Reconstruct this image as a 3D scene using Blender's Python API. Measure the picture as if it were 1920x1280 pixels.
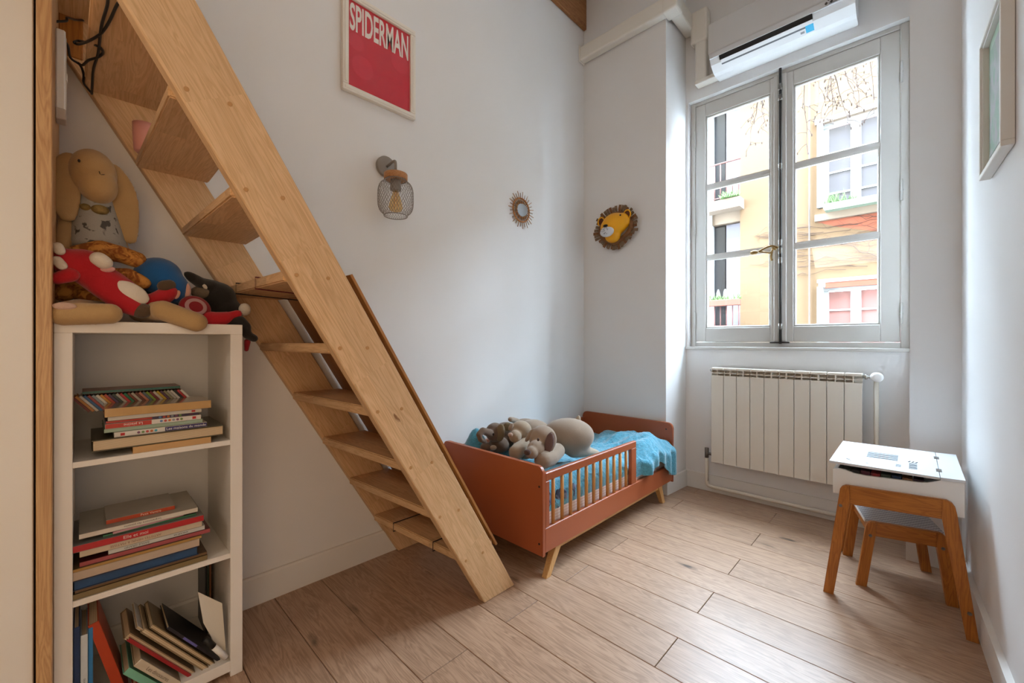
import bpy, bmesh, math, random
from mathutils import Vector, Matrix, Euler, noise
random.seed(7)
PI = math.pi
sc = bpy.context.scene
for o in list(bpy.data.objects): bpy.data.objects.remove(o)
COL = sc.collection

# ------------------------------------------------------------------ camera
CAM_H = 1.09; FPX = 776.0; YAW = math.radians(44.1)
cd = bpy.data.cameras.new('camera'); cam = bpy.data.objects.new('camera', cd); COL.objects.link(cam)
cd.sensor_width = 36.0; cd.lens = FPX/1920*36.0; cd.clip_start = 0.02; cd.clip_end = 200
cam.location = (0, 0, CAM_H); cam.rotation_euler = (PI/2, 0, YAW)
sc.camera = cam

# ------------------------------------------------------------------ world, lights, exposure
w = bpy.data.worlds.new('overcast_sky'); sc.world = w; w.use_nodes = True
bg = w.node_tree.nodes['Background']
bg.inputs[0].default_value = (0.66, 0.83, 1.0, 1); bg.inputs[1].default_value = 29.0
def area(name, loc, rot, size, sy, power, col, spread=180):
    l = bpy.data.lights.new(name, 'AREA'); l.shape = 'RECTANGLE'; l.size = size; l.size_y = sy
    l.energy = power; l.color = col; l.spread = math.radians(spread)
    o = bpy.data.objects.new(name, l); COL.objects.link(o); o.location = loc; o.rotation_euler = rot
    return o
# sky portal in the window opening (guides sampling, emits nothing)
pt = area('window_sky_portal', (-0.63, 3.40, 1.95), (-PI/2, 0, 0), 1.25, 1.9, 1, (1, 1, 1)); pt.data.cycles.is_portal = True
# added warm fill light, set in an invented doorway out of view
area('side_fill_light', (.45, -.40, 1.10), (0, PI/2, 0), 1.9, .9, 4.6, (1.0, 0.70, 0.42))
# two added fill lights, below the ceiling and behind the camera
area('ceiling_fill_light', (-0.75, 1.0, 3.90), (0, 0, 0), 1.0, 1.0, 2.5, (1.0, 0.90, 0.80))
area('rear_fill_light', (-0.7, -1.6, 2.45), (math.radians(40), 0, 0), 0.9, 0.5, 4, (1.0, 0.86, 0.72))
sc.view_settings.view_transform = 'Standard'; sc.view_settings.look = 'None'
sc.view_settings.exposure = 1.30; sc.view_settings.gamma = 1.0; sc.view_settings.use_curve_mapping = False

# ------------------------------------------------------------------ helpers
_s, _c = math.sin(YAW), math.cos(YAW)
def at(u, v, X=None, Y=None, Z=None):
    """point of the place seen at photo pixel (u, v) at the given real X, Y or Z"""
    x = (u-960)/FPX; y = (640-v)/FPX
    d = Vector((-_s+_c*x, _c+_s*x, y))
    t = X/d.x if X is not None else (Y/d.y if Y is not None else (Z-CAM_H)/d.z)
    return Vector((0, 0, CAM_H)) + d*t
def lin(c):
    if isinstance(c, str):
        c = c.lstrip('#'); c = [int(c[i:i+2], 16)/255 for i in (0, 2, 4)]
        return tuple((q/12.92 if q <= .04045 else ((q+.055)/1.055)**2.4) for q in c)
    return tuple(c)
WM = {}
def W(o): return WM.get(o.name, Matrix.Identity(4)) if o else Matrix.Identity(4)
def mk(name, bm, mat, parent=None, smooth=False, local=False, kind=None):
    """link a bmesh given in world coordinates as ONE mesh object"""
    if parent is not None and not local: bm.transform(W(parent).inverted())
    bmesh.ops.recalc_face_normals(bm, faces=bm.faces)
    me = bpy.data.meshes.new(name); bm.to_mesh(me); bm.free()
    return link(name, me, mat, parent, smooth, kind)
def link(name, me, mat, parent=None, smooth=False, kind=None):
    if smooth:
        me.polygons.foreach_set('use_smooth', [True]*len(me.polygons))
    if mat is not None and not len(me.materials): me.materials.append(mat)
    o = bpy.data.objects.new(name, me); COL.objects.link(o)
    if parent is not None: o.parent = parent; WM[o.name] = W(parent)
    if kind: o['kind'] = kind
    return o
def thing(name, label, cat, loc=(0, 0, 0), rz=0, group=None, M=None):
    o = bpy.data.objects.new(name, None); COL.objects.link(o)
    o.empty_display_size = 0.05
    m = M if M is not None else Matrix.Translation(loc) @ Matrix.Rotation(rz, 4, 'Z')
    o.matrix_world = m; WM[o.name] = m.copy()
    o['label'] = label; o['category'] = cat
    if group: o['group'] = group
    return o
def tag(o, label, cat, group=None):
    o['label'] = label; o['category'] = cat
    if group: o['group'] = group
    return o
def struct(name, loc=(0, 0, 0)):
    o = bpy.data.objects.new(name, None); COL.objects.link(o); o.location = loc
    WM[o.name] = Matrix.Translation(loc); o['kind'] = 'structure'; return o
def B(): return bmesh.new()
def box(bm, x0, x1, y0, y1, z0, z1, bev=0.0, M=None, seg=1):
    g = bmesh.ops.create_cube(bm, size=1)
    vs = g['verts']
    for v in vs:
        v.co = Vector(((x0+x1)/2+v.co.x*(x1-x0), (y0+y1)/2+v.co.y*(y1-y0), (z0+z1)/2+v.co.z*(z1-z0)))
    if bev > 0:
        es = list({e for v in vs for e in v.link_edges})
        r = bmesh.ops.bevel(bm, geom=es, offset=bev, segments=seg, affect='EDGES', profile=0.5)
        vs = list({v for f in r['faces'] for v in f.verts} | {v for v in vs if v.is_valid})
    if M is not None: bmesh.ops.transform(bm, matrix=M, verts=[v for v in vs if v.is_valid])
    return bm
def bx(*a, **k): return box(B(), *a, **k)
def prism(bm, pts, axis, a, b, M=None):
    """extrude a 2-D polygon along axis 'X','Y','Z' from a to b"""
    def p3(p, t):
        return {'X': (t, p[0], p[1]), 'Y': (p[0], t, p[1]), 'Z': (p[0], p[1], t)}[axis]
    lo = [bm.verts.new(p3(p, a)) for p in pts]; hi = [bm.verts.new(p3(p, b)) for p in pts]
    bm.faces.new(lo[::-1]); bm.faces.new(hi)
    n = len(pts)
    for i in range(n): bm.faces.new((lo[i], lo[(i+1) % n], hi[(i+1) % n], hi[i]))
    if M is not None: bmesh.ops.transform(bm, matrix=M, verts=lo+hi)
    return bm
def pz(*a, **k): return prism(B(), *a, **k)
def frame_mat(d, up=(0, 0, 1)):
    d = Vector(d).normalized(); up = Vector(up)
    if abs(d.dot(up)) > 0.98: up = Vector((1, 0, 0))
    x = up.cross(d).normalized(); y = d.cross(x)
    return Matrix((x, y, d)).transposed()
def tube(bm, pts, r, n=10, cap=True, closed=False):
    pts = [Vector(p) for p in pts]; m = len(pts)
    rr = r if isinstance(r, (list, tuple)) else [r]*m
    rings = []; prev = None
    for i, p in enumerate(pts):
        a = pts[(i-1) % m] if (closed or i > 0) else p
        b = pts[(i+1) % m] if (closed or i < m-1) else p
        d = (b-a).normalized() if (b-a).length > 1e-9 else Vector((0, 0, 1))
        if prev is None: x = frame_mat(d).col[0].copy()
        else:
            x = prev - d*prev.dot(d)
            x = x.normalized() if x.length > 1e-6 else frame_mat(d).col[0].copy()
        prev = x; y = d.cross(x)
        rings.append([bm.verts.new(p + (x*math.cos(k*2*PI/n)+y*math.sin(k*2*PI/n))*rr[i]) for k in range(n)])
    for i in range(m if closed else m-1):
        A, C = rings[i], rings[(i+1) % m]
        for k in range(n): bm.faces.new((A[k], A[(k+1) % n], C[(k+1) % n], C[k]))
    if cap and not closed:
        bm.faces.new(rings[0][::-1]); bm.faces.new(rings[-1])
    return bm
def tb(*a, **k): return tube(B(), *a, **k)
def spline(pts, n=8):
    pts = [Vector(p) for p in pts]; out = []
    P = [pts[0]*2-pts[1]] + pts + [pts[-1]*2-pts[-2]]
    for i in range(1, len(P)-2):
        a, b, c, d = P[i-1:i+3]
        for k in range(n):
            t = k/n
            out.append(0.5*((2*b)+(c-a)*t+(2*a-5*b+4*c-d)*t*t+(3*b-a-3*c+d)*t**3))
    out.append(pts[-1]); return out
def lathe(bm, prof, n=24, M=None, cap=True):
    rings = []
    for r, z in prof:
        rings.append([bm.verts.new((r*math.cos(k*2*PI/n), r*math.sin(k*2*PI/n), z)) for k in range(n)])
    for A, C in zip(rings, rings[1:]):
        for k in range(n): bm.faces.new((A[k], A[(k+1) % n], C[(k+1) % n], C[k]))
    if cap: bm.faces.new(rings[0][::-1]); bm.faces.new(rings[-1])
    if M is not None: bmesh.ops.transform(bm, matrix=M, verts=[v for r in rings for v in r])
    return bm
def lt(*a, **k): return lathe(B(), *a, **k)
def TR(loc, d=None, rot=None):
    m = Matrix.Translation(loc)
    if d is not None: m = m @ frame_mat(d).to_4x4()
    if rot is not None: m = m @ Euler(rot).to_matrix().to_4x4()
    return m
def rrect(x0, x1, y0, y1, r, corners=(1, 1, 1, 1), n=5):
    """rounded rectangle polygon, corners order bl, br, tr, tl"""
    out = []
    for (cx, cy, sx, sy, a0, k) in ((x0, y0, 1, 1, PI, 0), (x1, y0, -1, 1, 1.5*PI, 1), (x1, y1, -1, -1, 0, 2), (x0, y1, 1, -1, .5*PI, 3)):
        if corners[k]:
            for i in range(n+1):
                a = a0 + i/n*PI/2
                out.append((cx+sx*r+r*math.cos(a), cy+sy*r+r*math.sin(a)))
        else: out.append((cx, cy))
    return out
def ball(bm, c, r, rot=None, sub=3, M=None):
    g = bmesh.ops.create_icosphere(bm, subdivisions=sub, radius=1)
    rr = r if isinstance(r, (list, tuple)) else (r, r, r)
    m = Matrix.Translation(c)
    if rot is not None: m = m @ Euler(rot).to_matrix().to_4x4()
    m = m @ Matrix.Diagonal((rr[0], rr[1], rr[2], 1))
    if M is not None: m = M @ m
    bmesh.ops.transform(bm, matrix=m, verts=g['verts']); return bm
def capsule(bm, pts, rs, n=6):
    for (p, q, a, b) in zip(pts, pts[1:], rs, rs[1:]):
        for i in range(n):
            t = i/n; ball(bm, Vector(p).lerp(Vector(q), t), a+(b-a)*t, sub=2)
    ball(bm, pts[-1], rs[-1], sub=2); return bm
def blob(name, bm, mat, parent, voxel=0.005, smooth=4, kind=None):
    """fuse overlapping balls into one continuous skin"""
    if parent is not None: bm.transform(W(parent).inverted())
    me = bpy.data.meshes.new('tmp'); bm.to_mesh(me); bm.free()
    o = bpy.data.objects.new('tmp', me); COL.objects.link(o)
    m = o.modifiers.new('r', 'REMESH'); m.mode = 'VOXEL'; m.voxel_size = voxel; m.use_smooth_shade = True
    s = o.modifiers.new('s', 'SMOOTH'); s.iterations = smooth; s.factor = 0.5
    dg = bpy.context.evaluated_depsgraph_get()
    nm = bpy.data.meshes.new_from_object(o.evaluated_get(dg)); nm.name = name
    bpy.data.objects.remove(o); bpy.data.meshes.remove(me)
    nm.materials.clear()
    return link(name, nm, mat, parent, True, kind)
def text(name, s, size, mat, parent, M, extrude=0.0003, sx=1.0, fit=None):
    """flat lettering as a thin mesh; M places the text plane in the world"""
    cu = bpy.data.curves.new('t', 'FONT'); cu.body = s; cu.size = size; cu.extrude = extrude
    cu.offset = .022*size if fit else 0; cu.align_x = 'CENTER'; cu.align_y = 'CENTER'; cu.resolution_u = 3
    o = bpy.data.objects.new('t', cu); COL.objects.link(o)
    dg = bpy.context.evaluated_depsgraph_get()
    me = bpy.data.meshes.new_from_object(o.evaluated_get(dg)); me.name = name
    bpy.data.objects.remove(o)
    me.materials.clear()
    if fit:
        xs = [v.co.x for v in me.vertices]; ys = [v.co.y for v in me.vertices]
        me.transform(Matrix.Translation((-(min(xs)+max(xs))/2, -(min(ys)+max(ys))/2, 0)))
        me.transform(Matrix.Diagonal((fit[0]/(max(xs)-min(xs)), fit[1]/(max(ys)-min(ys)), 1, 1)))
    me.transform(W(parent).inverted() @ M @ Matrix.Diagonal((sx, 1, 1, 1)))
    return link(name, me, mat, parent)
def axes(o, x, y, z):
    m = Matrix((Vector(x), Vector(y), Vector(z))).transposed().to_4x4(); m.translation = Vector(o); return m
def copy_tree(o, M, label=None):
    """copy a thing, its parts and their sub-parts; place it at M"""
    def rec(s, par):
        c = s.copy(); COL.objects.link(c)
        if par is not None: c.parent = par; WM[c.name] = W(par)
        for ch in s.children: rec(ch, c)
        return c
    r = rec(o, None); r.matrix_world = M; WM[r.name] = M
    if label: r['label'] = label
    return r

# ------------------------------------------------------------------ materials
MATS = {}
def pmat(name, col, rough=.5, metal=0, bump=0, bscale=200, var=0, vscale=8, spec=.5, sheen=0, coat=0, emit=None, estr=0):
    if name in MATS: return MATS[name]
    m = bpy.data.materials.new(name); m.use_nodes = True; nt = m.node_tree; b = nt.nodes['Principled BSDF']
    c = lin(col)
    b.inputs['Base Color'].default_value = (*c, 1); b.inputs['Roughness'].default_value = rough
    b.inputs['Metallic'].default_value = metal; b.inputs['Specular IOR Level'].default_value = spec
    b.inputs['Coat Weight'].default_value = coat
    if sheen: b.inputs['Sheen Weight'].default_value = sheen; b.inputs['Sheen Roughness'].default_value = .5
    if emit: b.inputs['Emission Color'].default_value = (*lin(emit), 1); b.inputs['Emission Strength'].default_value = estr
    tc = nt.nodes.new('ShaderNodeTexCoord')
    if var:
        n = nt.nodes.new('ShaderNodeTexNoise'); n.inputs['Scale'].default_value = vscale; n.inputs['Detail'].default_value = 4
        nt.links.new(tc.outputs['Object'], n.inputs['Vector'])
        r = nt.nodes.new('ShaderNodeValToRGB')
        r.color_ramp.elements[0].position = .3; r.color_ramp.elements[1].position = .7
        r.color_ramp.elements[0].color = (*[q*(1-var) for q in c], 1); r.color_ramp.elements[1].color = (*[min(1, q*(1+var)) for q in c], 1)
        nt.links.new(n.outputs['Fac'], r.inputs['Fac']); nt.links.new(r.outputs['Color'], b.inputs['Base Color'])
    if bump:
        n = nt.nodes.new('ShaderNodeTexNoise'); n.inputs['Scale'].default_value = bscale; n.inputs['Detail'].default_value = 3
        nt.links.new(tc.outputs['Object'], n.inputs['Vector'])
        bp = nt.nodes.new('ShaderNodeBump'); bp.inputs['Strength'].default_value = bump; bp.inputs['Distance'].default_value = .004
        nt.links.new(n.outputs['Fac'], bp.inputs['Height']); nt.links.new(bp.outputs['Normal'], b.inputs['Normal'])
    MATS[name] = m; return m
def wood(name, c1, c2, axis=0, rough=.45, stave=None, scale=1.0, rnd=.12, knots=0, obj_random=True, coat=0, rot=None, dark=None):
    """procedural wood: grain stretched along a local axis, optional glued staves, optional knots"""
    if name in MATS: return MATS[name]
    m = bpy.data.materials.new(name); m.use_nodes = True; nt = m.node_tree; L = nt.links.new; N = nt.nodes.new
    b = nt.nodes['Principled BSDF']; b.inputs['Roughness'].default_value = rough; b.inputs['Coat Weight'].default_value = coat; b.inputs['Coat Roughness'].default_value = .30; b.inputs['Coat IOR'].default_value = 1.5
    tc = N('ShaderNodeTexCoord'); oi = N('ShaderNodeObjectInfo')
    vec = tc.outputs['Object']
    # move axis to x
    mp = N('ShaderNodeMapping')
    if axis == 1: mp.inputs['Rotation'].default_value = (0, 0, -PI/2)
    if axis == 2: mp.inputs['Rotation'].default_value = (0, PI/2, 0)
    if rot is not None: mp.inputs['Rotation'].default_value = rot
    L(vec, mp.inputs['Vector'])
    off = N('ShaderNodeVectorMath'); off.operation = 'ADD'
    if obj_random:
        cm = N('ShaderNodeVectorMath'); cm.operation = 'SCALE'; cm.inputs[0].default_value = (13.7, 9.1, 5.3)
        L(oi.outputs['Random'], cm.inputs['Scale']); L(cm.outputs[0], off.inputs[1])
    L(mp.outputs[0], off.inputs[0])
    base = off.outputs[0]; tone = None
    if stave:
        bt = N('ShaderNodeTexBrick'); bt.inputs['Scale'].default_value = 1; bt.inputs['Mortar Size'].default_value = 0
        bt.inputs['Brick Width'].default_value = stave[0]; bt.inputs['Row Height'].default_value = stave[1]
        bt.offset = .37; bt.offset_frequency = 1; bt.squash = 1
        bt.inputs['Color1'].default_value = (0, 0, 0, 1); bt.inputs['Color2'].default_value = (1, 1, 1, 1)
        L(off.outputs[0], bt.inputs['Vector'])
        tone = bt.outputs['Color']
        sh = N('ShaderNodeVectorMath'); sh.operation = 'SCALE'; sh.inputs['Scale'].default_value = 7.3
        L(bt.outputs['Color'], sh.inputs[0])
        o2 = N('ShaderNodeVectorMath'); o2.operation = 'ADD'; L(base, o2.inputs[0]); L(sh.outputs[0], o2.inputs[1]); base = o2.outputs[0]
    st = N('ShaderNodeMapping'); st.inputs['Scale'].default_value = (1.3*scale, 15*scale, 15*scale); L(base, st.inputs['Vector'])
    n1 = N('ShaderNodeTexNoise'); n1.inputs['Scale'].default_value = 1.6; n1.inputs['Detail'].default_value = 5; n1.inputs['Distortion'].default_value = 1.2
    L(st.outputs[0], n1.inputs['Vector'])
    st2 = N('ShaderNodeMapping'); st2.inputs['Scale'].default_value = (6*scale, 260*scale, 260*scale); L(base, st2.inputs['Vector'])
    n2 = N('ShaderNodeTexNoise'); n2.inputs['Scale'].default_value = 1; n2.inputs['Detail'].default_value = 2; L(st2.outputs[0], n2.inputs['Vector'])
    wv = N('ShaderNodeMath'); wv.operation = 'MULTIPLY'; wv.inputs[1].default_value = 9; L(n1.outputs['Fac'], wv.inputs[0])
    fr = N('ShaderNodeMath'); fr.operation = 'PINGPONG'; fr.inputs[1].default_value = .5; L(wv.outputs[0], fr.inputs[0])
    a1 = N('ShaderNodeMath'); a1.operation = 'MULTIPLY_ADD'; a1.inputs[1].default_value = .75; L(fr.outputs[0], a1.inputs[0])
    a0 = N('ShaderNodeMath'); a0.operation = 'MULTIPLY'; a0.inputs[1].default_value = .55; L(n2.outputs['Fac'], a0.inputs[0]); L(a0.outputs[0], a1.inputs[2])
    rp = N('ShaderNodeValToRGB'); rp.color_ramp.elements[0].position = .12; rp.color_ramp.elements[1].position = .62
    rp.color_ramp.elements[0].color = (*lin(c2), 1); rp.color_ramp.elements[1].color = (*lin(c1), 1)
    L(a1.outputs[0], rp.inputs['Fac'])
    col = rp.outputs['Color']
    if knots:
        sk = N('ShaderNodeMapping'); sk.inputs['Scale'].default_value = (2.2, 6.5, 6.5); L(base, sk.inputs['Vector'])
        vo = N('ShaderNodeTexVoronoi'); vo.inputs['Scale'].default_value = 1.0; L(sk.outputs[0], vo.inputs['Vector'])
        dn = N('ShaderNodeTexNoise'); dn.inputs['Scale'].default_value = 9; L(sk.outputs[0], dn.inputs['Vector'])
        ad = N('ShaderNodeMath'); ad.operation = 'MULTIPLY_ADD'; ad.inputs[1].default_value = .16; L(dn.outputs['Fac'], ad.inputs[0]); L(vo.outputs['Distance'], ad.inputs[2])
        kr = N('ShaderNodeMapRange'); kr.inputs['From Min'].default_value = .11; kr.inputs['From Max'].default_value = .11+knots
        kr.inputs['To Min'].default_value = 1.0; kr.inputs['To Max'].default_value = 0; L(ad.outputs[0], kr.inputs['Value'])
        mk_ = N('ShaderNodeMix'); mk_.data_type = 'RGBA'; mk_.inputs['B'].default_value = (*lin(dark or '#4a3020'), 1)
        L(kr.outputs[0], mk_.inputs['Factor']); L(col, mk_.inputs['A']); col = mk_.outputs['Result']
    hs = N('ShaderNodeHueSaturation'); L(col, hs.inputs['Color'])
    v = N('ShaderNodeMath'); v.operation = 'MULTIPLY_ADD'; v.inputs[1].default_value = 2*rnd; v.inputs[2].default_value = 1-rnd
    if tone is not None: L(tone, v.inputs[0])
    elif obj_random: L(oi.outputs['Random'], v.inputs[0])
    else: v.inputs[0].default_value = .5
    L(v.outputs[0], hs.inputs['Value']); L(hs.outputs[0], b.inputs['Base Color'])
    bp = N('ShaderNodeBump'); bp.inputs['Strength'].default_value = .12; bp.inputs['Distance'].default_value = .002
    L(a1.outputs[0], bp.inputs['Height']); L(bp.outputs[0], b.inputs['Normal'])
    MATS[name] = m; return m
def glass(name, tint=(1, 1, 1), refl=.05):
    m = bpy.data.materials.new(name); m.use_nodes = True; nt = m.node_tree; nt.nodes.remove(nt.nodes['Principled BSDF'])
    t = nt.nodes.new('ShaderNodeBsdfTransparent'); t.inputs[0].default_value = (*tint, 1)
    g = nt.nodes.new('ShaderNodeBsdfGlossy'); g.inputs['Roughness'].default_value = .02
    x = nt.nodes.new('ShaderNodeMixShader'); x.inputs[0].default_value = refl
    nt.links.new(t.outputs[0], x.inputs[1]); nt.links.new(g.outputs[0], x.inputs[2])
    nt.links.new(x.outputs[0], nt.nodes['Material Output'].inputs[0]); MATS[name] = m; return m
def patches(name, c1, c2, scale=12, lo=.45, hi=.55, rough=.85, distort=1.5, bump=.3):
    m = pmat(name, c1, rough, bump=bump, bscale=260); nt = m.node_tree; b = nt.nodes['Principled BSDF']
    tc = nt.nodes.new('ShaderNodeTexCoord'); n = nt.nodes.new('ShaderNodeTexNoise')
    n.inputs['Scale'].default_value = scale; n.inputs['Distortion'].default_value = distort; n.inputs['Detail'].default_value = 3
    nt.links.new(tc.outputs['Object'], n.inputs['Vector'])
    r = nt.nodes.new('ShaderNodeValToRGB'); r.color_ramp.elements[0].position = lo; r.color_ramp.elements[1].position = hi
    r.color_ramp.elements[0].color = (*lin(c1), 1); r.color_ramp.elements[1].color = (*lin(c2), 1)
    nt.links.new(n.outputs['Fac'], r.inputs[0]); nt.links.new(r.outputs[0], b.inputs['Base Color']); return m

paint = pmat('wall_paint', '#e8e7e6', .75, bump=.05, bscale=120, var=.012, vscale=2)
trimw = pmat('trim_white', '#e8e5e0', .4)
ceilp = pmat('ceiling_paint', '#e6e2dc', .8)
winp = pmat('window_paint', '#c9c6c0', .38)
white = pmat('white_lacquer', '#f0efec', .35)
melamine = pmat('white_melamine', '#e9e3da', .4)
plastic = pmat('white_plastic', '#eff0ef', .35)
steel = pmat('grey_steel', '#7b7672', .35, metal=.8)
chrome = pmat('chrome', '#c9c7c2', .2, metal=1)
iron = pmat('dark_iron', '#3a3835', .4, metal=.7)
brass = pmat('old_brass', '#8a6f45', .35, metal=.9)
black = pmat('black_plastic', '#0c0c0d', .5)
glassm = glass('window_glass', refl=.04)
rubberw = wood('rubberwood', '#dfb98c', '#c49a6b', 0, .5, stave=(.42, .048), rnd=.06, knots=.02, dark='#8d6238')
treadw = wood('rubberwood_tread', '#dcb587', '#c09466', 0, .5, stave=(.30, .055), rnd=.10, knots=.015, dark='#8d6238')
postw = wood('rubberwood_post', '#cba170', '#a87a4c', 2, .5, rnd=.05, knots=.02, dark='#80532c')
shadedw = wood('shaded_stringer_wood', '#b9772f', '#96591e', 2, .5, rnd=.03, knots=.02, dark='#40240e')
plyw = wood('stained_ply', '#b07b41', '#94622f', 0, .5, rnd=.02)
oak = wood('oak_laminate', '#b6957a', '#8a6a52', 0, .42, rnd=.08, knots=.09, dark='#46301f', coat=.35)
pinew = wood('pale_pine', '#d9ae72', '#c4935a', 1, .5, rnd=.04, knots=.03, dark='#9b6a38')
honey = wood('honey_pine', '#b8722a', '#94531a', 0, .4, rnd=.04, knots=.02, dark='#6d3a12')
beamw = wood('old_beam', '#a06f45', '#7a4e2b', 1, .8, rnd=.05, knots=.05, dark='#3c2413')
# ================================================================== THE ROOM
XL = -1.965; YB = 2.885; YN = 3.185; ZC = 3.95; YK = -2.6
def xr(y): return 0.165 + 0.043*(YB-y)          # right wall runs slightly off square
def st(name, bm, mat): o = mk(name, bm, mat); o['kind'] = 'structure'; return o
st('wall_left', bx(XL-.15, XL, YK-.15, 3.5, -.05, ZC), paint)
st('wall_rear', bx(XL-.15, .7, YK-.15, YK, -.05, ZC), paint)
def rslab(b, y0, y1, z0, z1): return prism(b, [(xr(y0), y0), (xr(y0)+.15, y0), (xr(y1)+.15, y1), (xr(y1), y1)], 'Z', z0, z1)
rb_ = rslab(B(), YK-.15, -.88, -.05, ZC); rslab(rb_, .08, 3.5, -.05, ZC); rslab(rb_, -.88, .08, 2.08, ZC)
st('wall_right', rb_, paint)                        # with an invented opening that lets the fill light in
st('wall_fill_backing', bx(.50, .60, -1.2, .4, -.05, 2.4), paint)  # unseen backing added behind the opening to keep sky light out
st('wall_pier_left', pz([(XL, YB), (-1.266, YB), (-1.243, YN), (-1.243, 3.45), (XL, 3.45)], 'Z', -.05, ZC), paint)
st('wall_pier_right', pz([(-.012, YB), (.3, YB), (.3, 3.45), (-.012, 3.45)], 'Z', -.05, ZC), paint)
bm = bx(-1.243, -.012, YN, 3.45, -.05, 1.035)
box(bm, -1.243, -.012, YN, 3.45, 2.895, ZC)
box(bm, -1.243, -1.222, YN, 3.45, 1.035, 2.895)
st('wall_window', bm, paint)
st('ceiling', bx(XL-.15, .7, YK-.15, 3.5, ZC, ZC+.15), ceilp)
floor = struct('floor')
mk('subfloor', bx(XL-.1, .6, YK-.1, 3.45, -.06, -.010), pmat('subfloor', '#3a2c22', .8), floor)
PW = .1918; L_ = 1.38
for k in range(-21, 10):
    y0 = 1.328+PW*k; y1 = y0+PW
    if y0 > YN: continue
    y1c = min(y1, YN)
    j = -.622 if k % 2 == 0 else -1.135
    xs = sorted([XL] + [q for q in (j-L_, j, j+L_) if XL < q < xr(y0)] + [xr(y0)+.01])
    for a, b in zip(xs, xs[1:]):
        mk('plank', bx(a+.0012, b-.0012, y0+.0011, y1c-.0011, -.010, 0, bev=.0012), oak, floor)

# baseboards
bbp = lambda y0, y1: None
def bboard(name, bm): o = mk(name, bm, trimw); o['kind'] = 'structure'; return o
bboard('baseboard_left', pz([(XL, 0), (XL+.017, 0), (XL+.017, .112), (XL+.012, .12), (XL, .12)], 'Y', .0, YB))
bboard('baseboard_pier_left', pz([(XL+.017, YB), (XL+.017, YB-.017), (-1.249, YB-.017), (-1.226, YN-.017), (-.012, YN-.017), (-.012, YN), (-1.243, YN), (-1.266, YB)], 'Z', 0, .118))
bboard('baseboard_pier_right', pz([(-.026, YB-.03), (xr(YB)-.015, YB-.03), (xr(YB)-.015, YB), (-.012, YB), (-.012, YN-.02), (-.026, YN-.02)], 'Z', 0, .115))
bboard('baseboard_right', pz([(xr(.1), .1), (xr(.1)-.018, .1), (xr(YB-.03)-.018, YB-.03), (xr(YB-.03), YB-.03)], 'Z', 0, .115))

# old beam let into the left wall under the ceiling
st('trim_1', bx(XL, XL+.03, 1.2, YB, 3.66, 3.93, bev=.006), beamw)

# ------------------------------------------------------------------ window
WF = 3.23
def wx(u): return at(u, 640, Y=WF).x
win = struct('window_1', (-.63, WF, 1.05))
fo = B()
X0, X1, Z0, Z1 = -1.222, -.012, 1.05, 2.895
GX = [(-1.102, -.705), (-.551, -.150)]
GZ = [(1.2015, 1.697), (1.733, 2.222), (2.258, 2.758)]
box(fo, X0, -1.187, WF-.005, WF+.075, Z0, Z1, bev=.004)
box(fo, -.052, X1, WF-.005, WF+.075, Z0, Z1, bev=.004)
box(fo, -1.187, -.052, WF-.005, WF+.075, 2.868, Z1, bev=.004)
box(fo, -1.187, -.052, WF-.005, WF+.075, Z0, 1.085, bev=.004)
mk('window_frame', fo, winp, win)
mk('window_sill', bx(-1.243, -.012, YN-.02, WF+.02, 1.030, 1.052, bev=.006, seg=2), winp, win)
SX = [(-1.186, -.640), (-.638, -.053)]
for i in (0, 1):
    a, b = SX[i]; g0, g1 = GX[i]
    s = B()
    box(s, a, g0-.012, WF, WF+.045, 1.087, 2.866, bev=.003)
    box(s, g1+.012, b, WF, WF+.045, 1.087, 2.866, bev=.003)
    box(s, g0-.012, g1+.012, WF, WF+.045, 1.087, GZ[0][0]-.012, bev=.003)
    box(s, g0-.012, g1+.012, WF, WF+.045, GZ[2][1]+.012, 2.866, bev=.003)
    so = mk('window_sash', s, winp, win)
    for (z0, z1) in ((GZ[0][1], GZ[1][0]), (GZ[1][1], GZ[2][0])):
        q = pz([(WF+.008, z0-.004), (WF+.004, (z0+z1)/2-.008), (WF+.004, (z0+z1)/2+.008), (WF+.008, z1+.004), (WF+.04, z1), (WF+.04, z0)], 'X', g0-.012, g1+.012)
        mk('glazing_bar', q, winp, so)
    bd = B()
    for (x0, x1) in ((g0-.013, g0+.001), (g1-.001, g1+.013)): box(bd, x0, x1, WF+.006, WF+.034, GZ[0][0]-.012, GZ[2][1]+.012, bev=.004)
    for (z0, z1) in ((GZ[0][0]-.013, GZ[0][0]+.001), (GZ[2][1]-.001, GZ[2][1]+.013)): box(bd, g0-.012, g1+.012, WF+.006, WF+.034, z0, z1, bev=.004)
    mk('glazing_bead', bd, winp, so)
    for (z0, z1) in GZ: mk('pane', bx(g0-.003, g1+.003, WF+.022, WF+.026, z0-.003, z1+.003), glassm, so)
    hx = -.047 if i else -1.189
    for hz in (1.25, 1.95, 2.62):
        h = tb([(hx, WF-.009, hz-.06), (hx, WF-.009, hz+.06)], .006, 8); box(h, hx-.009, hx+.009, WF-.012, WF-.003, hz-.002, hz+.002)
        mk('hinge', h, winp, so, True)
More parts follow.
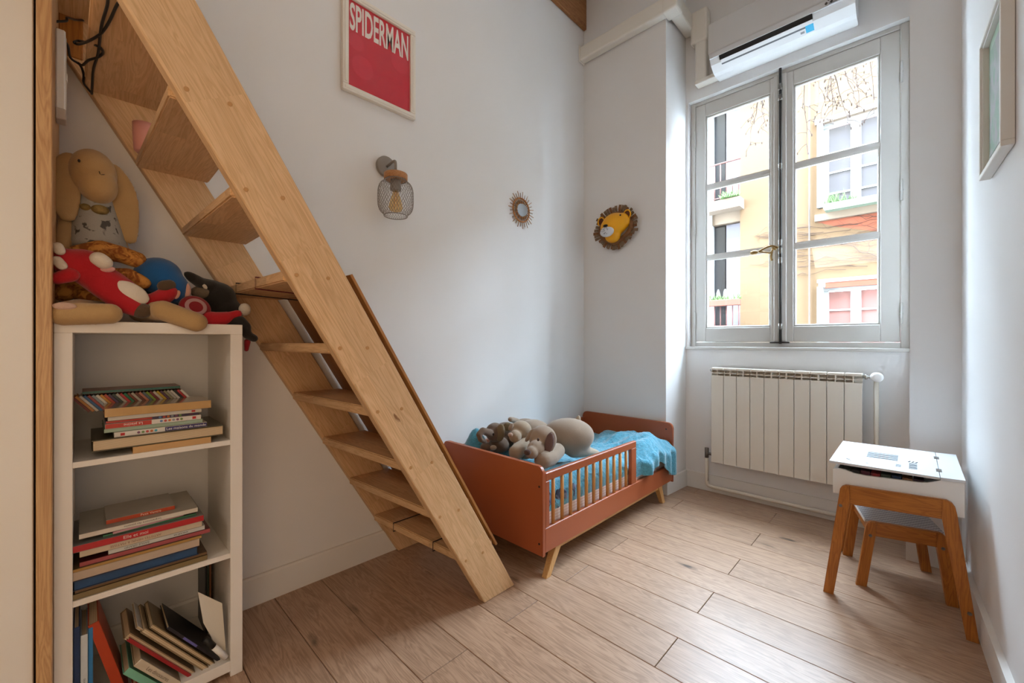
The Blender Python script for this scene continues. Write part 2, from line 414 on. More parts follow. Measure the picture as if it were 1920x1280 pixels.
# meeting stile moulding and the espagnolette bolt
mk('meeting_batten', bx(-.672, -.600, WF-.014, WF, 1.09, 2.866, bev=.005, seg=2), winp, win)
mk('meeting_groove', bx(-.652, -.640, WF-.0165, WF-.012, 1.09, 2.866), pmat('groove_grey', '#b6b2aa', .6), win)
RX, RY = wx(1463)+.0, WF-.03
RX = at(1463, 470, Y=RY).x
rod = mk('bolt_rod', tb([(RX, RY, 1.075), (RX, RY, 2.90)], .0085, 12), iron, win, True)
for v in (163, 183, 312, 455, 470, 488, 612):
    z = at(1463, v, Y=RY).z
    mk('bolt_guide', lt([(.009, -.020), (.0125, -.016), (.010, -.006), (.013, 0), (.010, .006), (.0125, .016), (.009, .020)], 14, TR((RX, RY, z))), pmat('bolt_nickel', '#77736e', .3, metal=.9), rod, True)
mk('bolt_keeper', bx(RX-.06, RX+.05, RY-.006, WF-.01, 1.078, 1.088, bev=.002), iron, win)
z = at(1463, 466, Y=RY).z
h = tb(spline([(RX-.01, RY-.014, z+.005), (RX-.045, RY-.02, z+.022), (RX-.085, RY-.024, z+.012), (RX-.12, RY-.026, z-.006)], 6), .0065, 8)
tube(h, spline([(RX-.03, RY-.02, z+.012), (RX-.05, RY-.022, z-.022), (RX-.085, RY-.024, z-.014), (RX-.115, RY-.026, z-.008)], 6), .0055, 8)
ball(h, (RX-.148, RY-.026, z-.008), (.026, .010, .014), sub=2)
tube(h, [(RX-.02, RY-.01, z+.0), (RX-.045, RY-.016, z+.01)], .010, 8)
mk('handle', h, brass, win, True)
mk('handle_hook', tb(spline([(RX-.045, RY-.01, z-.01), (RX-.05, RY-.012, z-.05), (RX-.044, RY-.014, z-.075)], 5), .007, 8), brass, win, True)

# ------------------------------------------------------------------ radiator
RY0 = 3.085
rad = thing('radiator', 'cream white aluminium radiator with ten flat sections under the window', 'radiator', (-.62, 3.12, .24))
radm = pmat('radiator_cream', '#e7e0d3', .32)
rw = (1.028-.207)/10
for i in range(10):
    x0 = -1.028+i*rw; x1 = x0+rw; c = (x0+x1)/2
    e = B()
    box(e, x0+.0015, x1-.0015, RY0, RY0+.012, .238, .852, bev=.002)
    box(e, x0+.0015, x1-.0015, RY0-.002, RY0+.075, .890, .906, bev=.004, seg=2)
    box(e, x0+.003, x1-.003, RY0+.004, RY0+.07, .866, .872)
    box(e, c-.003, c+.003, RY0+.002, RY0+.07, .845, .895)
    box(e, x0+.002, x0+.004, RY0+.012, RY0+.07, .845, .895)
    box(e, c-.018, c+.018, RY0+.012, RY0+.07, .25, .84)
    box(e, x0+.002, x1-.002, RY0+.040, RY0+.046, .835, .895)
    mk('radiator_section', e, radm, rad)
mk('bleed_plug', lt([(.010, 0), (.012, .008), (.007, .012), (.007, .02)], 12, TR((-1.026, RY0+.04, .885), (-1, 0, 0))), chrome, rad, True)
vl = at(1325, 846, Y=3.12)
v1 = tb([(-1.022, 3.12, .285), (-1.068, 3.12, .285)], .010, 10); tube(v1, [(-1.068, 3.12, .255), (-1.068, 3.12, .325)], .014, 12)
mk('lockshield_valve', v1, steel, rad, True)
pipm = pmat('pipe_cream', '#e4dccd', .45)
mk('return_pipe', tb([(-1.068, 3.12, .26), (-1.068, 3.12, .09)] + spline([(-1.068, 3.12, .09), (-1.064, 3.121, .062), (-1.035, 3.125, .05)], 5) + [(-.9, 3.13, .05), (-.06, 3.13, .05)], .0125, 12), pipm, rad, True)
mk('supply_pipe', tb([(-.150, 3.13, .89), (-.150, 3.13, .05)], .0115, 12), pipm, rad, True)
v2 = tb([(-.209, 3.125, .887), (-.172, 3.125, .887)], .009, 10); tube(v2, [(-.20, 3.125, .887), (-.188, 3.125, .887)], .016, 10)
mk('valve_body', v2, chrome, rad, True)
mk('thermostat_head', lt([(.015, 0), (.02, .004), (.026, .015), (.027, .05), (.022, .062), (.012, .064)], 18, TR((-.155, 3.13, .888), (.25, -1, .05))), white, rad, True)

# ------------------------------------------------------------------ air conditioner and its trunking
ac = thing('air_conditioner', 'white wall-mounted air conditioner above the window', 'air conditioner', (-.62, YN, 2.96))
acw = pmat('ac_white', '#eceded', .3); acg = pmat('ac_panel', '#d3d3d3', .3)
AX0, AX1 = -1.0, -.232
mk('casing', pz([(YN-.002, 3.252), (2.985, 3.252), (2.965, 3.24), (2.968, 3.03), (3.0, 2.985), (3.055, 2.955), (3.09, 2.95), (YN-.002, 2.958)], 'X', AX0, AX1), acw, ac)
mk('front_panel', pz([(2.964, 3.25), (2.956, 3.243), (2.952, 3.05), (2.956, 3.043), (2.967, 3.043), (2.967, 3.25)], 'X', AX0-.002, AX1+.002), acg, ac)
mk('lower_band', pz([(2.953, 3.040), (2.962, 3.012), (2.975, 3.014), (2.967, 3.040)], 'X', AX0+.002, AX1-.002), acg, ac)
dv = Vector((0, .055, -.03)).normalized()
mk('air_outlet', pz([(2.966, 3.012), (2.984, 2.990), (3.004, 2.998), (2.985, 3.02)], 'X', -.938, -.425), black, ac)
mk('louver', pz([(2.984, 2.9885), (3.004, 2.978), (3.006, 2.983), (2.988, 2.993)], 'X', -.932, -.428), acw, ac)
mk('outlet_sill', pz([(3.010, 2.979), (3.018, 2.9735), (3.02, 2.979), (3.012, 2.984)], 'X', -.934, -.426), pmat('ac_grey', '#6f7276', .4), ac)
def onlow(x0, x1, t0, t1, e=.0012):   # a thin label on the sloped lower face
    p, q = Vector((0, 3.0, 2.985)), Vector((0, 3.055, 2.955)); n = Vector((0, -.03, -.055)).normalized()
    a, b = p.lerp(q, t0)+n*.0003, p.lerp(q, t1)+n*.0003; c, d = b+n*e, a+n*e
    return pz([(a.y, a.z), (b.y, b.z), (c.y, c.z), (d.y, d.z)], 'X', x0, x1)
mk('blue_sticker', onlow(-.465, -.425, .15, .85), pmat('sticker_blue', '#3fb2dc', .5), ac)
mk('printed_note', onlow(-.492, -.472, .55, .75), pmat('print_grey', '#9a9b9d', .6), ac)
lg = B()
for dx, dz in ((-.012, -.008), (.012, -.008), (0, .010)):
    p = [(-.345+dx, 3.030+dz-.009), (-.345+dx+.008, 3.030+dz), (-.345+dx, 3.030+dz+.009), (-.345+dx-.008, 3.030+dz)]
    prism(lg, p, 'Y', 2.950, 2.9515)
mk('maker_emblem', lg, pmat('emblem_dark', '#3a3638', .5), ac)
mk('rating_label', bx(-.345, -.295, 2.9545, 2.9605, 3.012, 3.022), pmat('label_grey', '#a3a5a8', .5), ac)
tr = thing('cable_trunking', 'white plastic pipe trunking running along the wall to the air conditioner', 'trunking', (-1.6, 2.85, 3.4))
trm = pmat('trunk_white', '#ebe6dc', .4)
mk('trunk_run', bx(XL+.004, -1.20, 2.815, YB, 3.385, 3.50, bev=.014, seg=3), trm, tr)
mk('trunk_end_plate', bx(XL+.0005, XL+.012, 2.806, YB-.001, 3.375, 3.51, bev=.005), trm, tr)
mk('trunk_corner', bx(-1.262, -1.155, 2.806, 2.915, 3.377, 3.508, bev=.018, seg=3), trm, tr)
mk('trunk_return', bx(-1.244, -1.165, 2.90, YN-.001, 3.385, 3.50, bev=.014, seg=3), trm, tr)
mk('trunk_elbow', bx(-1.18, -1.062, 3.105, YN-.001, 3.27, 3.508, bev=.016, seg=3), trm, tr)
mk('trunk_drop', bx(-1.15, -1.07, 3.115, YN-.001, 2.985, 3.29, bev=.012, seg=3), trm, tr)
mk('trunk_foot', bx(-1.152, -1.003, 3.11, YN-.001, 2.968, 3.0, bev=.008, seg=2), trm, tr)
# ================================================================== OUTSIDE THE WINDOW
FY = 12.0
bld = thing('apartment_building', 'pale yellow rendered apartment building across the street seen through the window', 'building', (-1, FY, -6))
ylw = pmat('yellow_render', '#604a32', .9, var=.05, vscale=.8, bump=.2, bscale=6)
bwh = pmat('facade_white', '#898987', .8); bgl = pmat('far_glass', '#464347', .15, var=.15, vscale=1.2, spec=.6)
bdk = pmat('far_dark_glass', '#222225', .2); shut = pmat('shutter_grey', '#67646b', .6)
pnk = pmat('pink_curtain', '#724a44', .6, var=.06, vscale=4); org = pmat('orange_render', '#7d412b', .9, var=.12, vscale=2)
stone = pmat('balcony_stone', '#726252', .9, var=.08, vscale=2); rust = pmat('rust_rail', '#5c3832', .7)
wl = B()
WX0, WX1 = -1.60, .62
D = .45
for (x0, x1, z0, z1) in ((-3.27, WX0, -6, 7.6), (WX1, 14, -6, 7.6), (WX0, WX1, -6, .55), (WX0, WX1, 2.53, 4.20), (WX0, WX1, 6.28, 7.6)):
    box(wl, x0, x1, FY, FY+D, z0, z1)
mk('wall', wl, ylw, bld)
w2 = bx(-14, -3.98, FY, FY+D, -6, 12); mk('side_wall', w2, bwh, bld)
mk('bay_wall', bx(-3.98, -3.27, FY+.3, FY+.5, -6, 7.6), pmat('bay_wall', '#59504b', .9), bld)
def fwin(z0, z1, bars, gm, name):
    s = B(); y = FY+.10
    for (a, b) in ((WX0, -1.413), (-1.018, -.834), (-.43, -.30), (.3, WX1)): box(s, a, b, y, y+.06, z0, z1)
    for (a, b) in ((WX0, WX1),): box(s, a, b, y-.03, y+.05, z1-.10, z1); box(s, a, b, y, y+.05, z0, z0+.06)
    box(s, WX0-.02, -1.512, FY-.05, FY+.1, z0, z1)
    f = mk('window', s, bwh, bld)
    for (a, b) in ((-1.413, -1.018), (-.834, -.43)):
        zz = [z0+.06]+bars+[z1-.10]
        for q0, q1 in zip(zz, zz[1:]): mk('pane', bx(a, b, y+.03, y+.05, q0+.02, q1-.02), gm, f)
        for q in bars: mk('glazing_bar', bx(a, b, y, y+.04, q-.02, q+.02), bwh, f)
    mk('shutter_box', bx(-.30, .30, y+.02, y+.05, z0, z1), gm, f)
z = lambda v, u=1573: at(u, v, Y=FY).z
fwin(4.22, 6.17, [z(358), z(318), z(281)], bgl, 'a')
fwin(.55, 2.37, [z(580, 1578)], pnk, 'b')
mk('lintel', bx(WX0-.06, WX1, FY-.06, FY+.05, 6.17, 6.28), stone, bld)
mk('lintel', bx(WX0-.02, WX1, FY-.03, FY+.05, 2.46, 2.54), bwh, bld)
mk('rolled_blind', bx(-1.47, WX1, FY-.02, FY+.08, 2.33, 2.46), pmat('orange_blind', '#773723', .8, var=.1, vscale=5), bld)
mk('window_ledge', bx(-1.66, WX1, FY-.10, FY+.1, 3.90, 4.05), stone, bld)
mk('orange_panel', pz([(-1.62, 3.895), (WX1, 3.895), (WX1, 3.45), (-.6, 3.5), (-1.25, 3.72)], 'Y', FY-.006, FY+.01), org, bld)
pl = thing('planter_box', 'pale green planter with grass on the window ledge across the street', 'planter', (-.5, FY-.2, 4.05))
mk('trough', pz([(-1.50, 4.205), (WX1, 4.205), (WX1, 4.055), (-1.44, 4.055)], 'Y', FY-.34, FY-.11), pmat('planter_green', '#6a7765', .7), pl)
g = B()
for i in range(60):
    x = random.uniform(-1.48, -.9); y = FY-.22+random.uniform(-.08, .08); h_ = random.uniform(.08, .3)
    tube(g, [(x, y, 4.2), (x+random.uniform(-.08, .08), y, 4.2+h_)], [.012, .003], 4)
mk('grass', g, pmat('far_grass', '#445b2d', .8), pl, kind='stuff')
mk('downpipe', tb([(-1.768, FY-.04, -4), (-1.768, FY-.04, 7.55)], .018, 6), pmat('cable_grey', '#4f453e', .8), bld)
# bay with french doors and balconies
for (z0, z1) in ((1.2, 4.28), (4.93, 7.4), (-3, .75)):
    mk('balcony_door', bx(-3.97, -3.70, FY+.22, FY+.3, z0, z1), bdk, bld)
    mk('shutter', bx(-3.66, -3.30, FY+.18, FY+.26, z0, z1-.02), shut, bld)
def balcony(zb, zt, rail, name, flowers, lab):
    t = thing('balcony', lab, 'balcony', (-3.62, FY-.2, zb))
    y = FY-.38
    k = y/FY
    sx = lambda X: X*k; sz = lambda Z: CAM_H+(Z-CAM_H)*k
    mk('slab', bx(-4.15, sx(-3.278), y, FY-.002, sz(zb), sz(zt)), stone, t)
    mk('handrail', tb([(-4.15, y+.04, sz(rail)), (sx(-3.27), y+.04, sz(rail))], .022, 6), rust, t, True)
    mk('bottom_rail', tb([(-4.15, y+.04, sz(zt)+.06), (sx(-3.27), y+.04, sz(zt)+.06)], .016, 6), rust, t, True)
    for i in range(7):
        x = -4.08+i*.145; 
        if x < sx(-3.29): mk('baluster', tb([(x, y+.04, sz(zt)), (x, y+.04, sz(rail))], .014, 6), rust, t, True)
    b = B()
    zz = sz(zt)+.02 if not flowers else sz(rail)+.05
    for i in range(90):
        x = random.uniform(-3.98 if flowers else -3.6, sx(-3.28)); yy = y+random.uniform(-.10, .1)
        tube(b, [(x, yy, zz), (x+random.uniform(-.09, .09), yy, zz+random.uniform(.03, .2))], [.02, .004], 4)
    mk('plants', b, pmat('balcony_green', '#435b29', .8), t, kind='stuff')
    if flowers:
        mk('flower_trough', bx(-4.1, sx(-3.25), y-.13, y+.02, sz(rail)-.1, sz(rail)+.06, bev=.01), pmat('terracotta', '#6e3b2b', .8), t)
        for x in (-3.85, -3.72, -3.55): mk('ornament', lt([(.02, 0), (.05, .05), (.045, .2), (.015, .3)], 8, TR((x, y+.1, zz))), bwh, t, True)
balcony(4.665, 4.929, 5.926, 'b1', False, 'upper balcony with rusty railing across the street')
balcony(1.25, 1.45, 2.15, 'b2', True, 'lower balcony with terracotta flower trough across the street')
mk('balcony_lintel', bx(-3.98, -3.27, FY+.05, FY+.32, 4.28, 4.64), stone, bld)
# creeper twigs clinging to the facade
vm = pmat('creeper_twig', '#3a271d', .9)
v = B()
for i in range(60):
    z0 = random.uniform(2.7, 3.85); x0 = random.uniform(-1.9, .2); L = random.uniform(.3, 1.3); y = FY-.02
    p = [(x0-L*q/5, y-.01*random.random(), z0+.10*q/5*L+random.uniform(-.03, .03)*q) for q in range(6)]
    tube(v, p, [.006, .006, .005, .004, .003, .002], 4, cap=False)
for i in range(14):
    z0 = random.uniform(3.0, 3.9); x0 = random.uniform(-3.1, -2.4); L = random.uniform(.3, .7)
    tube(v, [(x0+L*q/4, FY-.02, z0+random.uniform(-.05, .05)) for q in range(5)], .004, 4, cap=False)
mk('creeper', v, vm, bld, kind='stuff')
# bare twig of the creeper standing off the facade
f2 = B()
P9 = lambda u, v: at(u, v, Y=FY-.03)
tube(f2, spline([P9(1660, 486), P9(1643, 480), P9(1628, 474), P9(1614, 473), P9(1603, 463), P9(1590, 458), P9(1575, 457)], 4), .010, 6)
tube(f2, spline([P9(1626, 474), P9(1630, 466), P9(1629, 455), P9(1640, 448)], 4), .007, 6)
tube(f2, spline([P9(1604, 464), P9(1603, 452), P9(1600, 445)], 4), .005, 6)
mk('creeper_branch', f2, pmat('twig_brown', '#2e1e17', .9), bld, True)
# hanging birch twigs with catkins, close outside the glass
tree = thing('birch_tree', 'bare birch tree outside with hanging catkin twigs showing in the window', 'tree', (2.6, 6.5, -6))
mk('trunk', tb([(2.6, 6.5, -6), (2.5, 6.5, 0), (2.3, 6.5, 5), (1.6, 6.5, 6.8)], [.16, .13, .09, .05], 10), pmat('birch_bark', '#6a6761', .9, var=.3, vscale=6), tree, True)
mk('limb', tb(spline([(2.3, 6.5, 5), (1.0, 6.5, 5.9), (-.4, 6.5, 6.0), (-2.2, 6.5, 5.4)], 5), [.05-.035*i/15 for i in range(16)], 8), pmat('birch_bark', '#6a6761', .9), tree, True)
def birch(tips, Y):
    t = tree
    b = B(); c = B()
    for (u0, v0, u1, v1) in tips:
        v0 -= 70
        n = 7; pts = []
        for i in range(n+1):
            f = i/n; pts.append(at(u0+(u1-u0)*f+random.uniform(-5, 5)*f, v0+(v1-v0)*f, Y=Y+.3*math.sin(f*3)))
        tube(b, spline(pts, 3), [.0075-.005*i/(n*3) for i in range(n*3+1)], 5)
        for i in range(2, n+1):
            for k in range(2):
                p = pts[i].lerp(pts[i-1], random.random())
                q = p+Vector((random.uniform(-.16, .16), random.uniform(-.05, .05), random.uniform(-.16, .06)))
                tube(b, [p, p.lerp(q, .5)+Vector((0, 0, .02)), q], [.0035, .003, .0025], 4)
                ball(c, q, (.008, .008, .022), (random.uniform(-.5, .5), 0, 0), sub=1)
    mk('twigs', b, pmat('birch_twig', '#33221b', .9), t)
    mk('catkins', c, pmat('catkin', '#382820', .9), t, kind='stuff')
birch([(1565, 60, 1566, 200), (1575, 120, 1540, 230), (1640, 70, 1588, 190), (1566, 160, 1612, 205), (1510, 100, 1500, 210), (1545, 90, 1536, 200), (1600, 60, 1608, 210), (1638, 90, 1630, 170), (1625, 60, 1640, 220), (1507, 180, 1512, 290), (1560, 190, 1590, 240), (1555, 180, 1565, 235)], 6.5)
birch([(1425, 150, 1408, 235), (1437, 170, 1430, 250), (1428, 230, 1402, 285), (1420, 180, 1432, 240)], 6.5)
st('street_ground', bx(-40, 40, 3.6, 40, -6.3, -6), pmat('street', '#6a6a6b', .9))

# outer walls of this building, rising over the street
ow = B()
for (x0, x1, z0, z1) in ((-14, -1.3, -6, 15), (.05, 14, -6, 15), (-1.3, .05, -6, 1.0), (-1.3, .05, 2.93, 15)):
    box(ow, x0, x1, 3.452, 3.55, z0, z1)
st('wall_street_side', ow, pmat('street_wall', '#837a6d', .9))
mk('roof', bx(-3.97, 14, FY-.2, FY+4, 7.6, 7.75), pmat('roof_tile', '#674333', .9), bld)
# ================================================================== STAIRCASE
SL = 1.69; ANG = math.atan(SL)
stair = thing('staircase', 'steep open wooden loft staircase with plank stringers against the left wall', 'staircase', (-1.62, 1.15, 0))
def stringer(name, x0, x1, yb, mat):
    # local x runs up the stringer; flat-cut foot on the floor
    ztop = 2.45; w_ = .179
    o = Vector(((x0+x1)/2, yb, 0)); d = Vector((0, -1/SL, 1)).normalized(); n = Vector((0, d.z, -d.y))
    M = axes(o, d, n, Vector((d).cross(n)))
    inv = M.inverted(); b = B()
    prism(b, [(yb, 0), (yb+w_, 0), (yb+w_-ztop/SL, ztop), (yb-ztop/SL, ztop)], 'X', x0, x1)
    bmesh.ops.bevel(b, geom=list(b.edges), offset=.003, segments=1, affect='EDGES')
    b.transform(inv)
    me_o = mk(name, b, mat, stair, local=True)
    me_o.matrix_local = W(stair).inverted() @ M
    WM[me_o.name] = M
    return me_o
sw = stringer('stringer', XL+.002, XL+.040, 1.137, rubberw)
sn = stringer('stringer', -1.319, -1.281, 1.160, rubberw)
trs = []
for k in range(12):
    zt = .230+.2135*k
    if zt > 2.45: break
    yw = 1.002-.1256*k; yn = 1.05-.1297*k; dep = .205
    b = pz([(XL+.036, yw), (-1.315, yn), (-1.315, yn+dep-.02), (XL+.036, yw+dep)], 'Z', zt-.032, zt)
    bmesh.ops.bevel(b, geom=list(b.edges), offset=.004, segments=2, affect='EDGES')
    trs.append(mk('tread', b, treadw, stair))
# pegs on the outer face of the near stringer
pg = pmat('peg_wood', '#b98a54', .5)
for k in range(9):
    zt = .215+.2135*k
    for dy in (.06, .15):
        mk('peg', lt([(.006, 0), (.006, .0015), (.004, .002)], 10, TR((-1.2812, 1.160-zt/SL+dy-.035, zt), (1, 0, 0))), pg, stair)
mk('shaded_stringer_top', bx(XL+.001, XL+.045, -.058, -.004, 1.995, 2.5, bev=.003), shadedw, stair)  # top of the stringer, its shadow put into a darker wood colour
# thin board laid over the front of the lower steps and tied on
bd_d = Vector((0, -1/SL, 1)).normalized(); bd_n = Vector((0, bd_d.z, -bd_d.y))
bo = Vector((-1.62, 1.345+.022, .0))
Mb = axes(bo, bd_d, bd_n, bd_d.cross(bd_n))
bl = bx(.235, 1.515, .0, .009, -.315, .338)
gb = tag(link('stair_board', (lambda bm: (lambda me: (bm.to_mesh(me), bm.free(), me)[2])(bpy.data.meshes.new('stair_board')))(bl), plyw), 'thin stained plywood board tied over the front of the lower stair steps', 'board')
gb.matrix_world = Mb
def cord(name, lab, k, f, mat):
    """a cord looped round tread k at fraction f of its width and over the board in front"""
    zt = .230+.2135*k; x = XL+.04+(f*(-1.315-(XL+.04)))
    yr = (1.002-.1256*k)*(1-f)+(1.05-.1297*k)*f; yf = yr+.235
    r = .0022; e = .003
    b = tb([(x, yr-e, zt+e), (x, yr-e, zt-.032-e), (x, yf, zt-.032-e-.01), (x, yf+.012, zt-.01), (x, yf-.005, zt+e)], r, 6, closed=True)
    return tag(mk(name, b, mat), lab, 'cord')
ck = pmat('cord_black', '#17131a', .8); cr = pmat('cord_red', '#5d1420', .8)
cord('cord', 'black cord looped round the high step near the wall', 5, .28, ck)
cord('cord', 'dark red cord looped round the high step near the outer stringer', 5, .62, cr)
cord('cord', 'black cord looped round the lowest step near the wall', 0, .27, ck)
cord('cord', 'black cord looped round the lowest step near the outer stringer', 0, .74, ck)
# pink cup on a step
pc = at(273, 235, X=-1.86)
cup = thing('pink_cup', 'small pale pink cup standing on a stair step by the wall', 'cup', (-1.86, pc.y, 1.7245))
h_ = pc.z-1.7245
mk('body', lt([(.026, 0), (.030, .004), (.033, h_*.6), (.034, h_), (.031, h_), (.030, h_*.6), (.026, .008)], 24, TR((-1.86, pc.y, 1.7248)), cap=True), pmat('pink_ceramic', '#e7a49a', .45), cup, True)
# black cables tangled under the stair top
cabm = pmat('cable_black', '#0e0c0c', .5)
cX = -1.62
def cab(u, v, x):
    p = at(u, v, X=x)
    if u > 157 and p.z > 1.898: p = at(u, v, Z=1.898)
    if u > 157 and p.x < -1.918: p = at(u, v, X=-1.918)
    return p
c1 = [cab(u, v, x) for u, v, x in ((203, -20, -1.6), (201, 10, -1.62), (190, 50, -1.65), (184, 100, -1.72), (175, 130, -1.78), (173, 160, -1.84), (172, 176, -1.9))]
c2 = [cab(u, v, x) for u, v, x in ((232, -10, -1.5), (218, 12, -1.55), (205, 40, -1.6), (190, 62, -1.66), (168, 76, -1.7), (147, 83, -1.72), (139, 79, -1.72), (152, 77, -1.72), (184, 87, -1.71), (193, 98, -1.72), (184, 107, -1.74), (166, 113, -1.76), (155, 122, -1.78), (147, 118, -1.8))]
c3 = [cab(u, v, x) for u, v, x in ((157, 38, -1.915), (140, 37, -1.87), (126, 33, -1.80), (124, 39, -1.79), (104, 41, -1.78), (102, 47, -1.78), (115, 70, -1.78), (127, 85, -1.79), (132, 108, -1.8), (150, 122, -1.82), (157, 140, -1.84), (157, 155, -1.87), (166, 168, -1.9), (173, 175, -1.91))]
for c, lab in ((c1, 'black power cable hanging straight down under the stair top'), (c2, 'black cable with a loose loop hanging under the stair top'), (c3, 'black cable bending out from the shaded stringer top beside the light bar')):
    tag(mk('power_cable', tb(spline(c, 6), .0032, 8), cabm, smooth=True), lab, 'cable')
# wardrobe edge at far left
wd = thing('wardrobe', 'tall white wardrobe with raw wood side panel at the left edge', 'wardrobe', (-1.75, -.7, 0))
def pw(u, X): return at(u, 640, X=X).y
mk('side_panel', bx(XL+.002, -1.545, pw(67, -1.545), pw(97.5, -1.545), 0, 2.6, bev=.002), postw, wd)
mk('carcass', bx(XL+.002, -1.60, -1.9, pw(67, -1.545)-.001, 0, 2.58), pmat('wardrobe_inside', '#2a221c', .8), wd)
mk('door', bx(-1.598, -1.552, -1.0, pw(62, -1.552), .02, 2.56, bev=.002), pmat('wardrobe_door', '#e6e0d6', .45), wd)
mk('door', bx(-1.598, -1.552, -1.9, -1.003, .02, 2.56, bev=.002), pmat('wardrobe_door', '#e6e0d6', .45), wd)
# light bar on the wood side panel
pe = pw(97.5, -1.545)
la = at(112, 60, X=-1.72); lb = at(112, 222, X=-1.72)
lbr = thing('light_bar', 'slim white light bar fixed upright on the wood panel above the plush rabbit', 'light', (-1.72, pe+.01, lb.z))
yl = at(123, 100, X=-1.70).y
mk('housing', bx(-1.745, -1.70, pe+.0005, yl, lb.z, la.z, bev=.003), plastic, lbr)
mk('end_cap', bx(-1.747, -1.698, pe+.0005, yl+.0005, lb.z-.008, lb.z+.022, bev=.002), pmat('cap_grey', '#c2b6ab', .5), lbr)
mk('switch', bx(-1.735, -1.715, yl, yl+.003, lb.z+.11, lb.z+.13, bev=.001), plastic, lbr)
mk('diffuser', bx(-1.738, -1.722, yl-.001, yl+.0012, lb.z+.03, la.z-.01, bev=.0005), pmat('diffuser', '#dcd7cf', .6), lbr)
# ================================================================== BOOKSHELF AND BOOKS
SF = -1.593; SBK = XL+.002; SY0, SY1 = -.0565, .363; STOP = 1.145
shelf = thing('bookshelf', 'narrow white three-compartment bookshelf under the stairs', 'bookshelf', (-1.78, .15, 0))
mk('side_board', bx(SBK+.018, SF, SY0, SY0+.034, 0, 1.113, bev=.0012), melamine, shelf)
mk('side_board', bx(SBK+.018, SF, SY1-.034, SY1, 0, 1.113, bev=.0012), melamine, shelf)
mk('top_board', bx(SBK+.018, SF, SY0, SY1, 1.113, STOP, bev=.0012), melamine, shelf)
mk('bottom_board', bx(SBK+.018, SF, SY0+.034, SY1-.034, .018, .052, bev=.0012), melamine, shelf)
for zz in (.754, .386): mk('shelf_board', bx(SBK+.018, SF-.001, SY0+.034, SY1-.034, zz, zz+.016, bev=.001), melamine, shelf)
pagec = pmat('pages_cream', '#cdb594', .9, var=.06, vscale=60)
def striped(name, c1, c2, n):
    if name in MATS: return MATS[name]
    m = pmat(name, c1, .9); nt = m.node_tree; b = nt.nodes['Principled BSDF']
    tc = nt.nodes.new('ShaderNodeTexCoord'); wv = nt.nodes.new('ShaderNodeTexWave'); wv.bands_direction = 'Z'; wv.inputs['Scale'].default_value = n
    nt.links.new(tc.outputs['Object'], wv.inputs['Vector'])
    r = nt.nodes.new('ShaderNodeValToRGB'); r.color_ramp.elements[0].color = (*lin(c1), 1); r.color_ramp.elements[1].color = (*lin(c2), 1)
    nt.links.new(wv.outputs['Fac'], r.inputs[0]); nt.links.new(r.outputs[0], b.inputs['Base Color']); return m
pgs = striped('pages_lined', '#b99f7d', '#dcc8a8', 90)
def book(label, w_, d_, t_, M, cov, spine=None, spine_out=True, pg=None, titles=(), group=None, rough=.4):
    """local x along the spine, -y towards the viewer, z through the thickness; origin under the book's middle"""
    o = thing('book', label, 'book', group=group, M=M)
    if spine is None: spine = cov
    cm = pmat('cover_'+cov, cov, rough, var=.05, vscale=30); sm = pmat('cover_'+spine, spine, rough, var=.05, vscale=30)
    e = min(.0022, t_*.18); s = -1 if spine_out else 1
    b = bx(-w_/2, w_/2, -d_/2, d_/2, 0, e); box(b, -w_/2, w_/2, -d_/2, d_/2, t_-e, t_)
    mk('cover', b, cm, o, local=True)
    y0, y1 = (-d_/2, -d_/2+e) if spine_out else (d_/2-e, d_/2)
    mk('spine', bx(-w_/2, w_/2, y0-.0004, y1, .0002, t_-.0002, bev=min(.0008, t_*.1)), sm, o, local=True)
    a = .003; ya, yb = (-d_/2+e, d_/2-a) if spine_out else (-d_/2+a, d_/2-e)
    mk('pages', bx(-w_/2+a, w_/2-a, ya, yb, e, t_-e), pg or pgs, o, local=True)
    for (txt, sz, x, col, flip) in titles:
        tm = pmat('ink_'+col, col, .6)
        f = -1 if flip else 1
        text('title', txt, sz, tm, o, M @ axes((x, -d_/2-.0008, t_/2), (f, 0, 0), (0, 0, f), (0, -1, 0)), .0001)
    return o
def flatM(Y, X, z, rz=0):      # lying flat, spine or fore-edge to the room
    return Matrix.Translation((X, Y, z)) @ axes((0, 0, 0), (0, 1, 0), (-1, 0, 0), (0, 0, 1)) @ Matrix.Rotation(rz, 4, 'Z')
def uY(u, X): return at(u, 640, X=X).y
def lay(label, u0, u1, z, t_, d_, cov, Xf=-1.602, rz=0, **k):
    y0, y1 = uY(u0, Xf), uY(u1, Xf)
    return book(label, y1-y0, d_, t_, flatM((y0+y1)/2, Xf-d_/2, z, rz), cov, **k)
G1 = 'books lying on the upper shelf'
z0 = .7702
